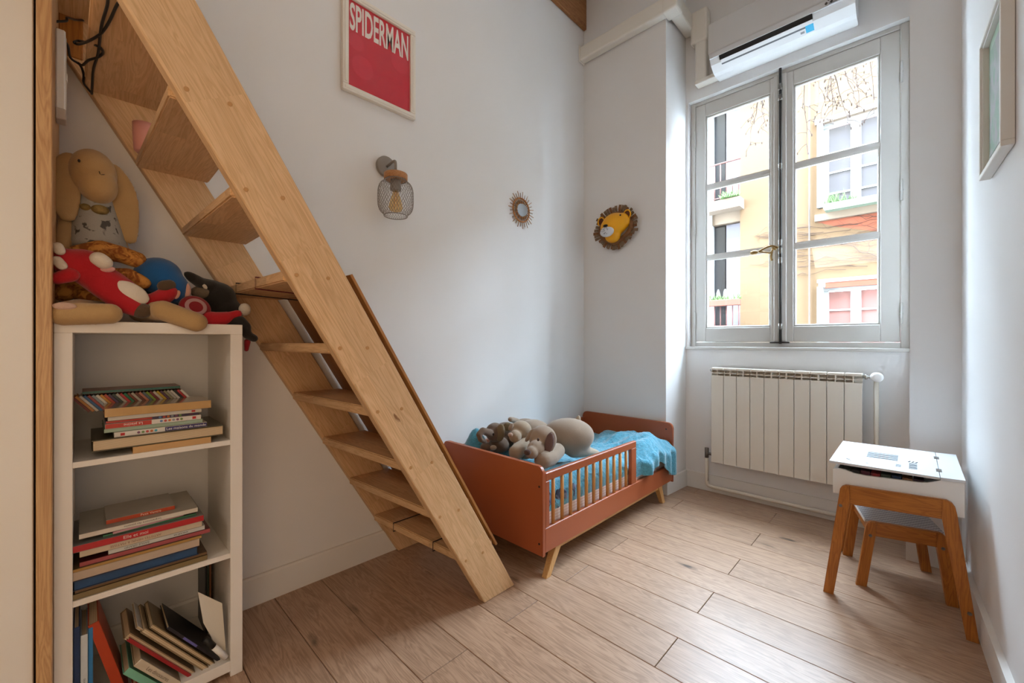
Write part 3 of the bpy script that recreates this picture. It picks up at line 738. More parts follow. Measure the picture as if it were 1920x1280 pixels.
for (lab, u0, u1, t_, d_, cov, kw) in (
    ('pale wooden-looking board book at the bottom of the upper shelf stack', 249, 396, .0185, .16, '#b98f5a', dict(spine='#c49a64', Xf=-1.596)),
    ('thick picture album with open striped page edges on the upper shelf', 172, 420, .0310, .23, '#4d4630', dict(spine_out=False, Xf=-1.600)),
    ('white-spined book titled Les maisons du monde on the upper shelf', 214, 388, .0135, .20, '#cfc8bc', dict(spine='#d6d0c6', titles=(('Les maisons du monde', .0105, .055, '#f1eee8', 0),), Xf=-1.610)),
    ('thin green book in the upper shelf stack', 195, 380, .0110, .20, '#5f7a62', dict(spine='#9db09a', Xf=-1.618)),
    ('red and white spined book titled La piscine on the upper shelf', 197, 377, .0135, .20, '#c9c2b8', dict(spine='#d4cdc4', titles=(('La piscine', .0105, -.05, '#efe9e2', 1),), Xf=-1.614)),
    ('thin purple book above La piscine on the upper shelf', 198, 372, .0070, .20, '#3d3050', dict(Xf=-1.620)),
    ('white-spined book with olive end under the thick beige book', 202, 378, .0120, .20, '#6c6a3a', dict(spine='#cdc7bc', Xf=-1.616)),
    ('thick beige board book with glossy cover on the upper shelf stack', 196, 396, .0240, .15, '#8f7a5e', dict(spine='#bf975f', Xf=-1.604, rough=.12))):
    bk = lay(lab, u0, u1, z0, t_, d_, cov, **kw)
    if 'La piscine' in lab:
        w_ = uY(u1, -1.614)-uY(u0, -1.614)
        mk('spine_band', bx(-w_/2+.0005, -w_/2+.098, -d_/2-.0007, -d_/2+.001, .0006, t_-.0006), pmat('band_red', '#b5301d', .4), bk, local=True)
        mk('logo_mark', bx(w_/2-.022, w_/2-.013, -d_/2-.0008, -d_/2, .003, t_-.003), pmat('logo_red', '#b81e22', .5), bk, local=True)
        for i, c in enumerate(('#5c7fae', '#b8473f', '#c2682f', '#8a8d97', '#7d4f6b', '#6d8a4d')):
            mk('logo_letter', lt([(.0026, 0), (.0036, 0), (.0036, .0006), (.0026, .0006)], 8, TR((.012+i*.0095, -d_/2-.0003, t_/2), (0, -1, 0))), pmat('ink_'+c, c, .6), bk, local=True)
    if 'maisons' in lab:
        w_ = uY(u1, -1.610)-uY(u0, -1.610)
        mk('spine_band', bx(.004, w_/2-.0005, -d_/2-.0006, -d_/2+.001, .0006, t_-.0006), pmat('band_indigo', '#332a63', .4), bk, local=True)
        mk('logo_mark', bx(-w_/2+.013, -w_/2+.022, -d_/2-.0008, -d_/2, .003, t_-.003), pmat('logo_red', '#b81e22', .5), bk, local=True)
        for i, c in enumerate(('#7d4f6b', '#6d8a4d', '#b8473f', '#c2682f', '#3f9db0')):
            mk('logo_letter', lt([(.0026, 0), (.0036, 0), (.0036, .0006), (.0026, .0006)], 8, TR((-.055+i*.0095, -d_/2-.0003, t_/2), (0, -1, 0))), pmat('ink_'+c, c, .6), bk, local=True)
    if 'olive end' in lab:
        w_ = .222
        mk('logo_mark', bx(w_/2-.030, w_/2-.021, -d_/2-.0008, -d_/2, .003, t_-.003), pmat('logo_red', '#b81e22', .5), bk, local=True)
    z0 += t_+.0004
# row of little leaning booklets behind the beige book
cols = ['#7c2a20', '#c77f2a', '#d1cac0', '#1f5f97', '#9a3a34', '#8d9aa5', '#d8d2c6', '#c98a2b', '#b5472f', '#4c3c5d', '#2f3a2f', '#b7b0a6', '#c03a3c', '#1d7a58', '#7b3a24', '#bdb6ab', '#6d3524', '#c07a62', '#5a6b75', '#7f9a2f', '#7a2430', '#c9bfae', '#c2a12b', '#5b3a55', '#8f8a6a', '#b4b0a8', '#cfcac2', '#26282c', '#b52a2a', '#e0dcd4']
names = ['dark red', 'mustard', 'off-white', 'blue', 'brick red', 'grey blue', 'white', 'amber', 'orange red', 'violet', 'dark green', 'light grey', 'crimson', 'emerald', 'brown', 'stone', 'rust brown', 'salmon', 'slate', 'lime green', 'maroon', 'cream', 'yellow', 'plum', 'olive', 'ash', 'pearl', 'black', 'scarlet', 'snow white']
zt = z0+.0005
tl = math.radians(38)
for i, c in enumerate(cols):
    y = .012+i*.0086; h_, d_, t_ = .060, .085, .0062
    # thin booklet, top leaning to the left (towards -Y)
    ax = Vector((0, -math.sin(tl), math.cos(tl)))*1.0; nn = Vector((0, math.cos(tl), math.sin(tl)))
    base = Vector((-1.792, y, zt-.020))
    M = axes(base, ax, (-1, 0, 0), Vector(ax).cross(Vector((-1, 0, 0))))
    book('tiny %s booklet in the leaning row behind the stack, %s from the left' % (names[i], ['first', 'second', 'third', 'fourth', 'fifth', 'sixth', 'seventh', 'eighth', 'ninth', 'tenth', 'eleventh', 'twelfth', 'thirteenth', 'fourteenth', 'fifteenth', 'sixteenth', 'seventeenth', 'eighteenth', 'nineteenth', 'twentieth', 'twenty-first', 'twenty-second', 'twenty-third', 'twenty-fourth', 'twenty-fifth', 'twenty-sixth', 'twenty-seventh', 'twenty-eighth', 'twenty-ninth', 'thirtieth'][i]), h_, d_, t_, M @ Matrix.Translation((h_/2, 0, 0)), c, pg=pagec, group='tiny booklets leaning in a row on the upper shelf')
lay('flat brown book with teal spine on top of the leaning booklets', 154, 338, zt+.030, .008, .12, '#7a4a38', spine='#2f6a60', Xf=-1.755)
G2 = 'books lying on the middle shelf'
z0 = .4022
for (lab, u0, u1, t_, d_, cov, kw) in (
    ('stack-bottom olive magazine bundle on the middle shelf', 136, 389, .0150, .24, '#4b4126', dict(spine='#7d6a45', Xf=-1.600)),
    ('brown magazine above the olive bundle on the middle shelf', 140, 388, .0080, .24, '#5d4630', dict(spine='#6d5030', Xf=-1.604)),
    ('thick navy album with white page edge on the middle shelf', 136, 372, .0260, .23, '#1c2c48', dict(spine_out=False, pg=pmat('album_edge', '#26466b', .7, var=.2, vscale=25), Xf=-1.600)),
    ('cream paperback with worn corners on the middle shelf', 135, 374, .0230, .23, '#b39a8a', dict(spine='#b9a48f', Xf=-1.602)),
    ('thin yellow-edged comic album on the middle shelf', 131, 378, .0080, .23, '#6f5a3a', dict(spine='#a8803f', Xf=-1.600)),
    ('pinkish red hardback on the middle shelf', 149, 394, .0120, .23, '#5b2024', dict(spine='#a24a4c', Xf=-1.606)),
    ('pale grey-spined book in the middle shelf stack', 203, 384, .0125, .22, '#b5b3ab', dict(spine='#c9c8c0', titles=(('BASILE GRAND', .008, -.05, '#6b6b68', 1), ('ANN KIM HA', .006, .05, '#3a3a38', 1)), Xf=-1.610)),
    ('black hardback with cream lettered spine on the middle shelf', 149, 379, .0170, .22, '#1a1614', dict(spine='#c6b298', titles=(('ARTISTES HENRI & MATISSE', .009, -.02, '#8d6a58', 1),), Xf=-1.606)),
    ('bright red book titled Elle et moi on the middle shelf', 133, 382, .0180, .23, '#7e7e78', dict(spine='#b01a1f', titles=(('Elle et moi', .0125, -.015, '#e3cfc8', 0),), Xf=-1.602)),
    ('slim green booklet under the white paperback', 193, 368, .0060, .20, '#4b4d42', dict(spine='#3c7a55', Xf=-1.618)),
    ('pink notebook sticking out askew on the middle shelf', 205, 340, .0060, .14, '#b3868b', dict(spine='#bf8e93', Xf=-1.612, rz=.10)),
    ('white paperback with printed spine near the top of the middle shelf', 148, 371, .0130, .21, '#9c9484', dict(spine='#d0c7b8', titles=(('La grammaire des poussins', .0075, .0, '#5b5650', 1),), Xf=-1.608)),
    ('grey book with orange spine titled Petit Ventre on the middle shelf', 199, 328, .0120, .15, '#a1988a', dict(spine='#b8431f', titles=(('Petit Ventre', .0095, .02, '#ecd6bd', 0),), Xf=-1.640))):
    lay(lab, u0, u1, z0, t_, d_, cov, **kw); z0 += t_+.0004
# bottom compartment: a slanting heap
def lean(label, y, ang, L, d_, t_, cov, X=-1.61, **k):
    a = math.radians(ang); ax = Vector((0, -math.cos(a), math.sin(a)))
    M = axes((X-d_/2, y, .0528), ax, (-1, 0, 0), Vector(ax).cross(Vector((-1, 0, 0)))) @ Matrix.Translation((L/2, 0, 0))
    return book(label, L, d_, t_, M, cov, **k)
YY = .140
for i, (lab, y, ang, L, d_, t_, cov, kw) in enumerate((
    ('navy blue book standing at the left of the bottom compartment', -.0215+.012, 90, .27, .16, .012, '#12305a', {}),
    ('white-spined book standing beside the navy one at the bottom', .0055, 90, .24, .16, .014, '#9fb4c2', dict(spine='#ccd3d6', titles=(('Mes histoires', .008, -.02, '#6b6f74', 0),))),
    ('sky blue book standing third from the left at the bottom', .0155, 90, .25, .16, .009, '#2f7ab0', {}),
    ('dark orange folder leaning at the left of the bottom compartment', .092, 76, .27, .16, .022, '#b23c14', dict(X=-1.625)),
    ('brick red paperback leaning lowest in the bottom heap', None, 53, .060, .16, .011, '#a8371d', dict(titles=(('LE LIVRE DES', .009, 0, '#e0b79a', 0),))),
    ('deep red book leaning beside the mint one', None, 53, .080, .16, .010, '#8f2617', {}),
    ('mint green hardback leaning in the bottom heap', None, 53, .130, .16, .018, '#6fae94', dict(spine='#79b89d')),
    ('charcoal book leaning above the mint one', None, 53, .135, .15, .010, '#2c2a28', {}),
    ('cream book titled Les dinosaures leaning in the bottom heap', None, 53, .150, .17, .021, '#b3a28a', dict(spine='#c9bba4', titles=(('Les dinosaures', .0135, 0, '#6d5d4e', 1),), X=-1.604)),
    ('red-edged album leaning above Les dinosaures', None, 53, .235, .16, .008, '#9c1e22', {}),
    ('buff page block leaning in the bottom heap', None, 53, .25, .16, .018, '#8b7355', dict(spine_out=False, pg=pgs)),
    ('white-edged album leaning in the bottom heap', None, 53, .26, .16, .007, '#cfc9bf', dict(spine_out=False, pg=pagec)),
    ('wide cream bundle of thin booklets in the bottom heap', None, 53, .25, .16, .014, '#8a7758', dict(spine_out=False, pg=pgs)),
    ('narrow cream bundle of thin booklets under the black album', None, 53, .25, .16, .012, '#7d6a4c', dict(spine_out=False, pg=pgs)),
    ('black album with violet label at the top of the bottom heap', None, 53, .215, .16, .008, '#1b1a20', dict(spine='#1f1d26')))):
    if y is None:
        y = YY; YY += t_/math.sin(math.radians(53))+.0006
    kw = dict(kw); X = kw.pop('X', -1.612-.006*(i % 3))
    b = lean(lab, y, ang, L, d_, t_, cov, X=X, **kw)
    if 'violet' in lab:
        mk('label_patch', bx(-.01, .045, -d_/2-.0009, -d_/2, .001, t_-.001), pmat('violet_patch', '#6a66b0', .5), b, local=True)
for (lab, y, x, cov, h_) in (('brown picture book upright against the right side of the bottom compartment', .3085, -1.865, '#6b4228', .26), ('dark green booklet upright beside the brown picture book', .302, -1.865, '#27332a', .27), ('black upright book with white mark in the bottom compartment', .296, -1.865, '#191a1f', .235)):
    M = axes((x, y, .0528), (0, 0, 1), (-1, 0, 0), (0, 1, 0)) @ Matrix.Translation((h_/2, 0, 0))
    book(lab, h_, .13, .0055, M, cov, pg=pagec)
pm = thing('felt_pen', 'white felt pen with black cap lying in the bottom compartment', 'pen', (-1.602, .30, .06))
pA = Vector((-1.600, .262, .155)); pB = Vector((-1.600, .318, .066)); pd = (pB-pA)
mk('barrel', tb([pA+pd*.40, pB], .0085, 12), white, pm, True); mk('cap', tb([pA, pA+pd*.40], .0095, 12), black, pm, True); mk('plug', tb([pB, pB+pd.normalized()*.003], .006, 10), pmat('pen_plug', '#5a2c1e', .5), pm, True)
sh_ = tag(mk('paper_sheet', pz([(.248, .30), (.312, .235), (.322, .075), (.300, .095), (.262, .195)], 'X', -1.622, -1.6205), pmat('paper_grey', '#d8d0c0', .8)), 'stiff white card standing in the bottom compartment', 'card')
# ================================================================== PLUSH TOYS ON THE BOOKSHELF
def fab(name, col, **k): return pmat(name, col, .95, bump=.35, bscale=420, var=.05, vscale=14, sheen=.25, **k)
beige = fab('plush_beige', '#b3905f'); red = fab('plush_red', '#b0101c'); cream = fab('plush_cream', '#d9cdbb')
blue = fab('plush_blue', '#12558f'); blk = fab('plush_black', '#1c1713'); brn = fab('plush_hoof', '#54402c'); peach = fab('plush_peach', '#d79f88')
mott = patches('plush_mottled', '#c98a3c', '#8a4c14', 38, .42, .60)
dress = patches('dress_print', '#9c9890', '#4a4744', 42, .60, .66, distort=.6)
S = lambda u, v, x=-1.70: at(u, v, X=x)
rab = thing('plush_rabbit', 'large beige plush rabbit with long ears and grey print dress on the bookshelf', 'plush toy', (-1.78, .04, STOP))
b = B(); ball(b, S(174, 327, -1.78), (.062, .055, .075)); ball(b, S(184, 348, -1.76), (.055, .045, .055)); ball(b, S(180, 372, -1.80), .035)
hd = blob('head', b, beige, rab, .006, 6)
for (u0, v0, u1, v1, u2, v2, x, r) in ((131, 298, 117, 345, 126, 405, -1.77, .030), (212, 318, 228, 370, 243, 448, -1.80, .030)):
    b = B(); p0, p1, p2 = S(u0, v0, x), S(u1, v1, x+.005), S(u2, v2, x+.01)
    pts = spline([p0, p1, p2], 9)
    for i, p in enumerate(pts):
        f = i/(len(pts)-1); w_ = .010+.036*math.sin(PI*min(1, f*.80+.12))**.8
        ball(b, p, (.011, w_*.92, w_*.75), sub=2)
    blob('ear', b, beige, rab, .005, 5)
b = B()
for i in range(9):
    f = i/8; ball(b, S(178+4*f, 378+82*f, -1.80), (.045+.02*f, .042+.03*f, .03))
bd_ = blob('dress', b, dress, rab, .006, 3)
mk('bow', ball(ball(B(), S(188, 393, -1.748), (.012, .020, .014)), S(160, 388, -1.755), (.008, .012, .010)), pmat('bow_olive', '#7a6434', .8, var=.4, vscale=80), bd_, True)
b = B(); capsule(b, [S(125, 415, -1.79), S(115, 470, -1.76), S(112, 500, -1.75)], [.020, .022, .02]); blob('arm', b, beige, rab)
b = B(); capsule(b, [S(214, 400, -1.82), S(222, 440, -1.83), S(230, 470, -1.83)], [.016, .018, .018]); blob('arm', b, beige, rab)
b = B(); capsule(b, [Vector((-1.72, .03, STOP+.035)), Vector((-1.64, -.01, STOP+.033)), S(120, 588, -1.578), S(205, 588, -1.572)], [.03, .03, .032, .029]); blob('leg', b, beige, rab, .005, 3)
b = B(); capsule(b, [Vector((-1.72, .12, STOP+.035)), S(306, 582, -1.60), S(368, 604, -1.566)], [.03, .031, .030]); blob('leg', b, beige, rab, .005, 3)
mk('foot_pad', ball(B(), S(121, 574, -1.552), (.006, .022, .010)), fab('plush_pad', '#c2a08d'), rab, True)
ey = B(); ball(ey, S(148, 301, -1.722), (.003, .003, .0045), sub=2); mk('eye', ey, black, rab, True)
nz = B()
for p in ((at(181, 324, X=-1.7145), at(188, 328, X=-1.7115)), (at(188, 328, X=-1.7115), at(196, 327, X=-1.7125)), (at(188, 328, X=-1.7115), at(186, 321, X=-1.713))): tube(nz, p, .0012, 5)
mk('stitched_nose', nz, pmat('thread', '#3a2a20', .9), hd, True, kind='stuff')
# mottled brown plush behind
gp = thing('plush_toy', 'golden brown mottled plush toy lying behind the red plush', 'plush toy', (-1.72, .10, STOP))
b = B(); capsule(b, [S(150, 478, -1.74), S(190, 470, -1.73), S(225, 476, -1.72), S(256, 487, -1.71)], [.03, .032, .026, .026]); 
capsule(b, [S(200, 515, -1.71), S(240, 517, -1.69), S(268, 530, -1.68)], [.022, .024, .021]); ball(b, S(160, 520, -1.75), (.05, .06, .05)); ball(b, S(118, 545, -1.72), (.03, .03, .03)); ball(b, S(200, 560, -1.75), (.04, .07, .03))
blob('body', b, mott, gp, .006, 4)
# red plush animal
rp_ = thing('red_plush', 'red plush animal with cream belly and brown hooves slumped on the bookshelf', 'plush toy', (-1.64, .08, STOP))
b = B(); ball(b, S(155, 498, -1.65), (.045, .058, .046)); ball(b, S(125, 490, -1.65), (.04, .035, .036)); capsule(b, [S(170, 512, -1.65), S(205, 535, -1.65), S(240, 556, -1.645)], [.042, .046, .042])
capsule(b, [S(185, 535, -1.635), S(230, 568, -1.625), S(258, 581, -1.62)], [.028, .028, .022]); capsule(b, [S(262, 576, -1.65), S(300, 560, -1.66), S(318, 548, -1.665)], [.026, .026, .024])
rb = blob('body', b, red, rp_, .006, 4)
b = B(); capsule(b, [S(185, 486, -1.615), S(195, 492, -1.613)], [.021, .020]); blob('muzzle', b, cream, rp_, .005, 3)
b = B(); ball(b, S(247, 548, -1.614), (.012, .045, .026), (-.62, 0, 0)); blob('belly_patch', b, cream, rp_, .004, 3)
b = B(); capsule(b, [S(264, 583, -1.617), S(271, 582, -1.615)], [.0225, .021]); blob('hoof', b, brn, rp_, .004, 3)
b = B(); capsule(b, [S(309, 537, -1.657), S(318, 534, -1.657)], [.020, .017]); blob('hoof', b, brn, rp_, .004, 3)
for (u0, v0, u1, v1) in ((108, 462, 112, 470), (107, 488, 116, 498)):
    b = B(); capsule(b, [S(u0, v0, -1.612), S(u1, v1, -1.612)], [.012, .012]); blob('horn', b, cream, rp_, .003, 3)
b = B(); capsule(b, [S(108, 522, -1.615), S(132, 515, -1.618)], [.016, .02]); blob('ear', b, red, rp_, .004, 3)
b = B(); ball(b, S(201, 505, -1.618), (.010, .018, .009), (.25, 0, 0)); blob('ear', b, fab('plush_pink', '#d49a92'), rp_, .003, 2)
# blue-headed plush doll (plain)
bp_ = thing('plush_doll', 'plush doll with round blue hood leaning forward on the bookshelf', 'plush toy', (-1.72, .20, STOP))
b = B(); ball(b, S(297, 518, -1.73), (.068, .062, .060)); ball(b, S(322, 540, -1.71), (.055, .045, .055)); blob('hood', b, blue, bp_, .006, 4)
b = B(); ball(b, S(347, 545, -1.70), (.030, .016, .030)); blob('face', b, peach, bp_, .005, 3)
b = B(); ball(b, S(332, 552, -1.657), (.006, .008, .016), (-.3, 0, 0)); blob('ear', b, peach, bp_, .003, 2)
b = B(); ball(b, S(275, 556, -1.75), (.04, .05, .04)); ball(b, S(300, 575, -1.74), (.04, .06, .035)); blob('body', b, fab('plush_navy', '#0c1826'), bp_, .006, 3)
dk = thing('red_cushion', 'round red plush disc with a pale ring propped beside the blue doll', 'cushion', S(366, 578, -1.66))
Md = TR(S(366, 577, -1.665), (1, .15, .45))
mk('disc', lt([(.002, .009), (.026, .0085), (.040, .006), (.044, 0), (.040, -.006), (.002, -.009)], 28, Md), fab('plush_dred', '#8c0f1a'), dk, True)
mk('ring', lt([(.019, .0088), (.029, .0096), (.030, .0085), (.0185, .0078)], 28, Md, cap=False), fab('plush_palepink', '#b98f8c'), dk, True)
# black horned plush
bh = thing('black_plush', 'black plush toy with drooping horn hunched at the bookshelf back', 'plush toy', (-1.82, .27, STOP))
b = B(); ball(b, S(410, 560, -1.80), (.06, .055, .06)); ball(b, S(425, 585, -1.79), (.06, .05, .055)); capsule(b, [S(400, 540, -1.80), S(376, 530, -1.76), S(360, 520, -1.73), S(352, 514, -1.73)], [.03, .020, .017, .012]); blob('body', b, blk, bh, .006, 4)
b = B(); ball(b, S(376, 548, -1.77), (.02, .03, .022)); blob('face', b, fab('plush_taupe', '#7a6a58'), bh, .005, 3)
b = B(); ball(b, S(384, 537, -1.745), (.004, .006, .010), (.6, 0, 0)); mk('tooth', b, cream, bh, True)
# red and black doll hanging over the shelf end
rd = thing('doll', 'red and black plush doll with legs dangling over the bookshelf end', 'plush toy', (-1.68, .30, STOP))
b = B(); capsule(b, [S(375, 598, -1.68), S(405, 600, -1.66), S(425, 596, -1.655)], [.030, .028, .022]); capsule(b, [S(425, 594, -1.655), S(446, 588, -1.65)], [.016, .014]); blob('body', b, red, rd, .005, 3)
b = B(); capsule(b, [S(425, 604, -1.66), S(450, 600, -1.65), S(462, 612, -1.645), S(463, 628, -1.645), S(476, 634, -1.645)], [.018, .017, .015, .014, .014]); blob('leg', b, blk, rd, .005, 3)
b = B(); capsule(b, [S(464, 640, -1.66), S(462, 655, -1.66)], [.011, .008]); blob('leg', b, fab('plush_dred', '#8c0f1a'), rd, .004, 2)
b = B(); ball(b, S(459, 580, -1.74), (.02, .02, .024)); blob('head', b, cream, rd, .005, 3)
# ================================================================== TODDLER BED
terra = pmat('terracotta_paint', '#a4552f', .38, var=.03, vscale=3)
bed = thing('toddler_bed', 'terracotta painted toddler bed with slatted guard rail in the corner', 'bed', (-1.57, 2.15, 0))
BX0, BX1 = -1.945, -1.200
def panel(y0, y1): 
    b = pz(rrect(BX0, BX1, .115, .522, .035, (0, 0, 1, 1), 6), 'Y', y0, y1)
    bmesh.ops.bevel(b, geom=[e for e in b.edges if abs((e.verts[0].co-e.verts[1].co).y) < 1e-6], offset=.003, segments=2, affect='EDGES'); return b
mk('footboard', panel(1.437, 1.459), terra, bed)
mk('headboard', panel(2.840, 2.862), terra, bed)
mk('back_rail', bx(BX0, BX0+.02, 1.459, 2.840, .125, .475, bev=.003), terra, bed)
mk('front_rail', bx(BX1-.024, BX1-.002, 1.459, 2.840, .125, .238, bev=.003), terra, bed)
gr = mk('guard_rail', bx(BX1-.024, BX1-.002, 1.462, 2.322, .450, .490, bev=.004), terra, bed)
mk('guard_post', bx(BX1-.024, BX1-.002, 2.262, 2.322, .238, .450, bev=.003), terra, bed)
mk('guard_post', bx(BX1-.024, BX1-.002, 1.462, 1.490, .238, .450, bev=.003), terra, bed)
pine_v = wood('pine_spindle', '#cf9450', '#b97b3c', 2, .45, rnd=.05)
for i in range(11):
    y = 1.529+.0686*i
    mk('spindle', tb([(BX1-.013, y, .236), (BX1-.013, y, .452)], .0088, 12), pine_v, bed, True)
mk('slat_base', bx(BX0+.02, BX1-.024, 1.459, 2.840, .13, .150), pinew, bed)
for x in (BX1-.030, BX0+.03): mk('under_rail', bx(x-.012, x+.012, 1.55, 2.72, .103, .127, bev=.002), pinew, bed)
for x in (BX1-.030, BX0+.045):
    for (yt, yf) in ((1.575, 1.487), (2.672, 2.722)):
        b = B(); s = 1 if yf > yt else -1
        xo = .022 if x > -1.5 else -.0
        pts_t = [(x-.018, yt-.024), (x+.018, yt-.024), (x+.018, yt+.024), (x-.018, yt+.024)]
        pts_b = [(x-.014+xo*.4, yf-.017), (x+.014+xo*.4, yf-.017), (x+.014+xo*.4, yf+.017), (x-.014+xo*.4, yf+.017)]
        lo = [b.verts.new((*p, 0)) for p in pts_b]; hi = [b.verts.new((*p, .125)) for p in pts_t]
        b.faces.new(lo[::-1]); b.faces.new(hi)
        for i in range(4): b.faces.new((lo[i], lo[(i+1) % 4], hi[(i+1) % 4], hi[i]))
        bmesh.ops.bevel(b, geom=list(b.edges), offset=.002, segments=1, affect='EDGES')
        mk('leg', b, wood('pine_leg', '#d2a56b', '#bd8b51', 2, .5, rnd=.04, knots=.02, dark='#9b6a38'), bed)
for (y, z_) in ((1.4368, .43), (1.4368, .17)): mk('screw', lt([(.005, 0), (.005, .0012)], 10, TR((BX1-.02, y, z_), (0, -1, 0))), iron, bed)
mk('screw', lt([(.005, 0), (.005, .0012)], 10, TR((BX1-.045, 2.840, .475), (0, -1, 0))), iron, bed)
mt = thing('mattress', 'thin mattress in a pale pink striped sheet on the toddler bed', 'mattress', (-1.58, 2.15, .151))
mm = striped('striped_sheet', '#e3c9bd', '#f0e2da', 22)
mk('body', bx(BX0+.022, BX1-.028, 1.462, 2.837, .151, .315, bev=.03, seg=4), mm, mt, True)
# turquoise terry blanket: one draped sheet
def sm(a, b, x): t = max(0, min(1, (x-a)/(b-a))); return t*t*(3-2*t)
NX, NY = 200, 290; bl_ = B(); vs = []
for j in range(NY+1):
    y = 1.472+(2.832-1.472)*j/NY
    over = sm(2.36, 2.46, y)                      # past the guard rail the cloth spills over the side rail
    xe = -1.245+.062*over
    drop = .11*(1-over)+(.085+.10*sm(2.60, 2.78, y))*over
    tot = (xe-(BX0+.026)) + drop
    row = []
    for i in range(NX+1):
        s = tot*i/NX; flat = xe-(BX0+.026)
        x = BX0+.026+min(s, flat); d = max(0, s-flat)
        z = .365
        n = noise.noise(Vector((x*5, y*5, 1.3)))*.030 + noise.noise(Vector((x*13, y*11, 4.2)))*.014
        n += noise.noise(Vector((x*95, y*95, 7)))*.0035 + noise.noise(Vector((x*38, y*30, 2)))*.006
        z += n
        z += .20*math.exp(-((x+1.845)**2+(y-1.60)**2)/.008) + .06*math.exp(-((x+1.78)**2+(y-1.75)**2)/.01)
        z += .075*math.exp(-((x+1.45)**2)/.05-((y-2.62)**2)/.05) + .055*math.exp(-((x+1.26)**2)/.010-((y-2.58)**2)/.04)
        z += .05*math.exp(-((x+1.33)**2)/.010-((y-1.85)**2)/.10)
        z += .06*math.exp(-((x+1.85)**2+(y-2.45)**2)/.03)
        # fan of folds towards the spilled corner
        ang = math.atan2(y-2.33, x+1.55); rr_ = math.hypot(y-2.33, x+1.55)
        z += .010*math.sin(ang*15)*sm(.06, .25, rr_)*sm(2.25, 2.4, y)
        # rounded drop at the edge
        edge = sm(flat-.06, flat, s)
        z -= edge*.035
        if d > 0:
            x += .016*math.sin(min(1, d/.03)*PI/2) + (.010*math.sin(y*70) + .006*math.sin(y*33+1))*over*min(1, d/.04)
            z -= d
        z = max(z, .320) if d <= 0 else z
        row.append(bl_.verts.new((x, y, z)))
    vs.append(row)
for j in range(NY):
    for i in range(NX): bl_.faces.new((vs[j][i], vs[j][i+1], vs[j+1][i+1], vs[j+1][i]))
terry = pmat('terry_turquoise', '#4f9fb8', .97, bump=1.0, bscale=230, var=.2, vscale=90, sheen=.6)
bko = tag(mk('blanket', bl_, terry, None, True), 'turquoise terry blanket spread rumpled over the toddler bed', 'blanket')
so_ = bko.modifiers.new('thick', 'SOLIDIFY'); so_.thickness = .008; so_.offset = -1
# dark blue bunched cloth between mattress and guard rail
pj = thing('bunched_cloth', 'bunched blue-grey printed cloth pushed behind the guard rail spindles', 'cloth', (-1.235, 1.7, .30))
b = B()
for k in range(16):
    y = 1.50+.022*k; ball(b, (-1.243+.004*math.sin(k*2.1), y, .318+.030*math.sin(k*1.3)-.0016*k*k*.05), (.012, .022, .040+.014*math.sin(k*2.7)), (0.4*math.sin(k*3.1), 0, 0), sub=2)
for k in range(4): ball(b, (-1.238, 1.87+.012*k, .325-.012*k), (.010, .018, .026), (.5, 0, 0), sub=2)
blob('folds', b, patches('cloth_blue', '#46536e', '#7f8ba3', 24, .45, .6, bump=.2), pj, .005, 3)

# ------------------------------------------------------------------ plush animals on the bed
CR = Vector((_c, _s, 0))
def pb(b, u, v, X, ru, rv, rd=None, tilt=0):
    p = at(u, v, X=X); k = (p-Vector((0, 0, CAM_H))).dot(Vector((-_s, _c, 0)))/FPX
    return ball(b, p, (ru*k, (rd or (ru+rv)/2)*k, rv*k), (0, tilt, YAW), sub=3)
def pc_(b, pts, rs):
    P = [at(u, v, X=x) for u, v, x in pts]; k = (P[0]-Vector((0, 0, CAM_H))).dot(Vector((-_s, _c, 0)))/FPX
    return capsule(b, P, [r*k for r in rs])
taupe = fab('plush_taupe_light', '#9c8875'); dtaupe = fab('plush_taupe_dark', '#6f5a49'); mauve = fab('plush_mauve', '#6d5450'); olive = fab('plush_olive', '#7d6c50'); pale = fab('plush_pale', '#a99680')
dog = thing('plush_dog', 'large grey-brown plush dog lying on its front nearest the guard rail', 'plush toy', at(1055, 840, X=-1.42))
b = B(); pb(b, 1065, 816, -1.465, 50, 33, 36); pb(b, 1090, 832, -1.44, 18, 17, 18)
pc_(b, [(1075, 842, -1.42), (1098, 846, -1.40)], [17, 12])
blob('body', b, taupe, dog, .008, 30)
b = B(); pb(b, 1018, 823, -1.41, 26, 26, 26); pb(b, 1005, 842, -1.385, 17, 17, 18); pb(b, 997, 848, -1.375, 12, 12, 13); blob('head', b, taupe, dog, .006, 4)
b = B(); pb(b, 989, 848, -1.345, 7, 6, 5); blob('nose', b, fab('plush_nose', '#4a332c'), dog, .004, 2)
b = B(); pb(b, 1030, 830, -1.335, 9, 20, 4, .18); blob('ear', b, mauve, dog, .004, 3)
b = B(); pb(b, 1032, 829, -1.345, 10, 21, 4, .18); blob('ear_back', b, taupe, dog, .004, 3)
b = B(); pb(b, 994, 815, -1.46, 5, 16, 6, .6); blob('ear', b, taupe, dog, .004, 3)
b = B(); pc_(b, [(1045, 845, -1.40), (1030, 858, -1.36), (1018, 862, -1.345)], [15, 16, 16]); blob('paw', b, taupe, dog, .006, 4)
b = B(); pc_(b, [(1098, 845, -1.40), (1115, 849, -1.395), (1121, 851, -1.395)], [10, 8, 6]); blob('hind_paw', b, pale, dog, .005, 3)
b = B(); pb(b, 1084, 789, -1.46, 5, 11, 5, .15); blob('tail', b, pale, dog, .004, 3)
b = B(); pb(b, 1009, 824, -1.342, 2.2, 3, 2); mk('eye', b, pmat('eye_brown', '#2a1710', .2), dog, True)
mid = thing('plush_hippo', 'pale taupe plush animal with round snout in the middle of the bed toys', 'plush toy', at(975, 850, X=-1.6))
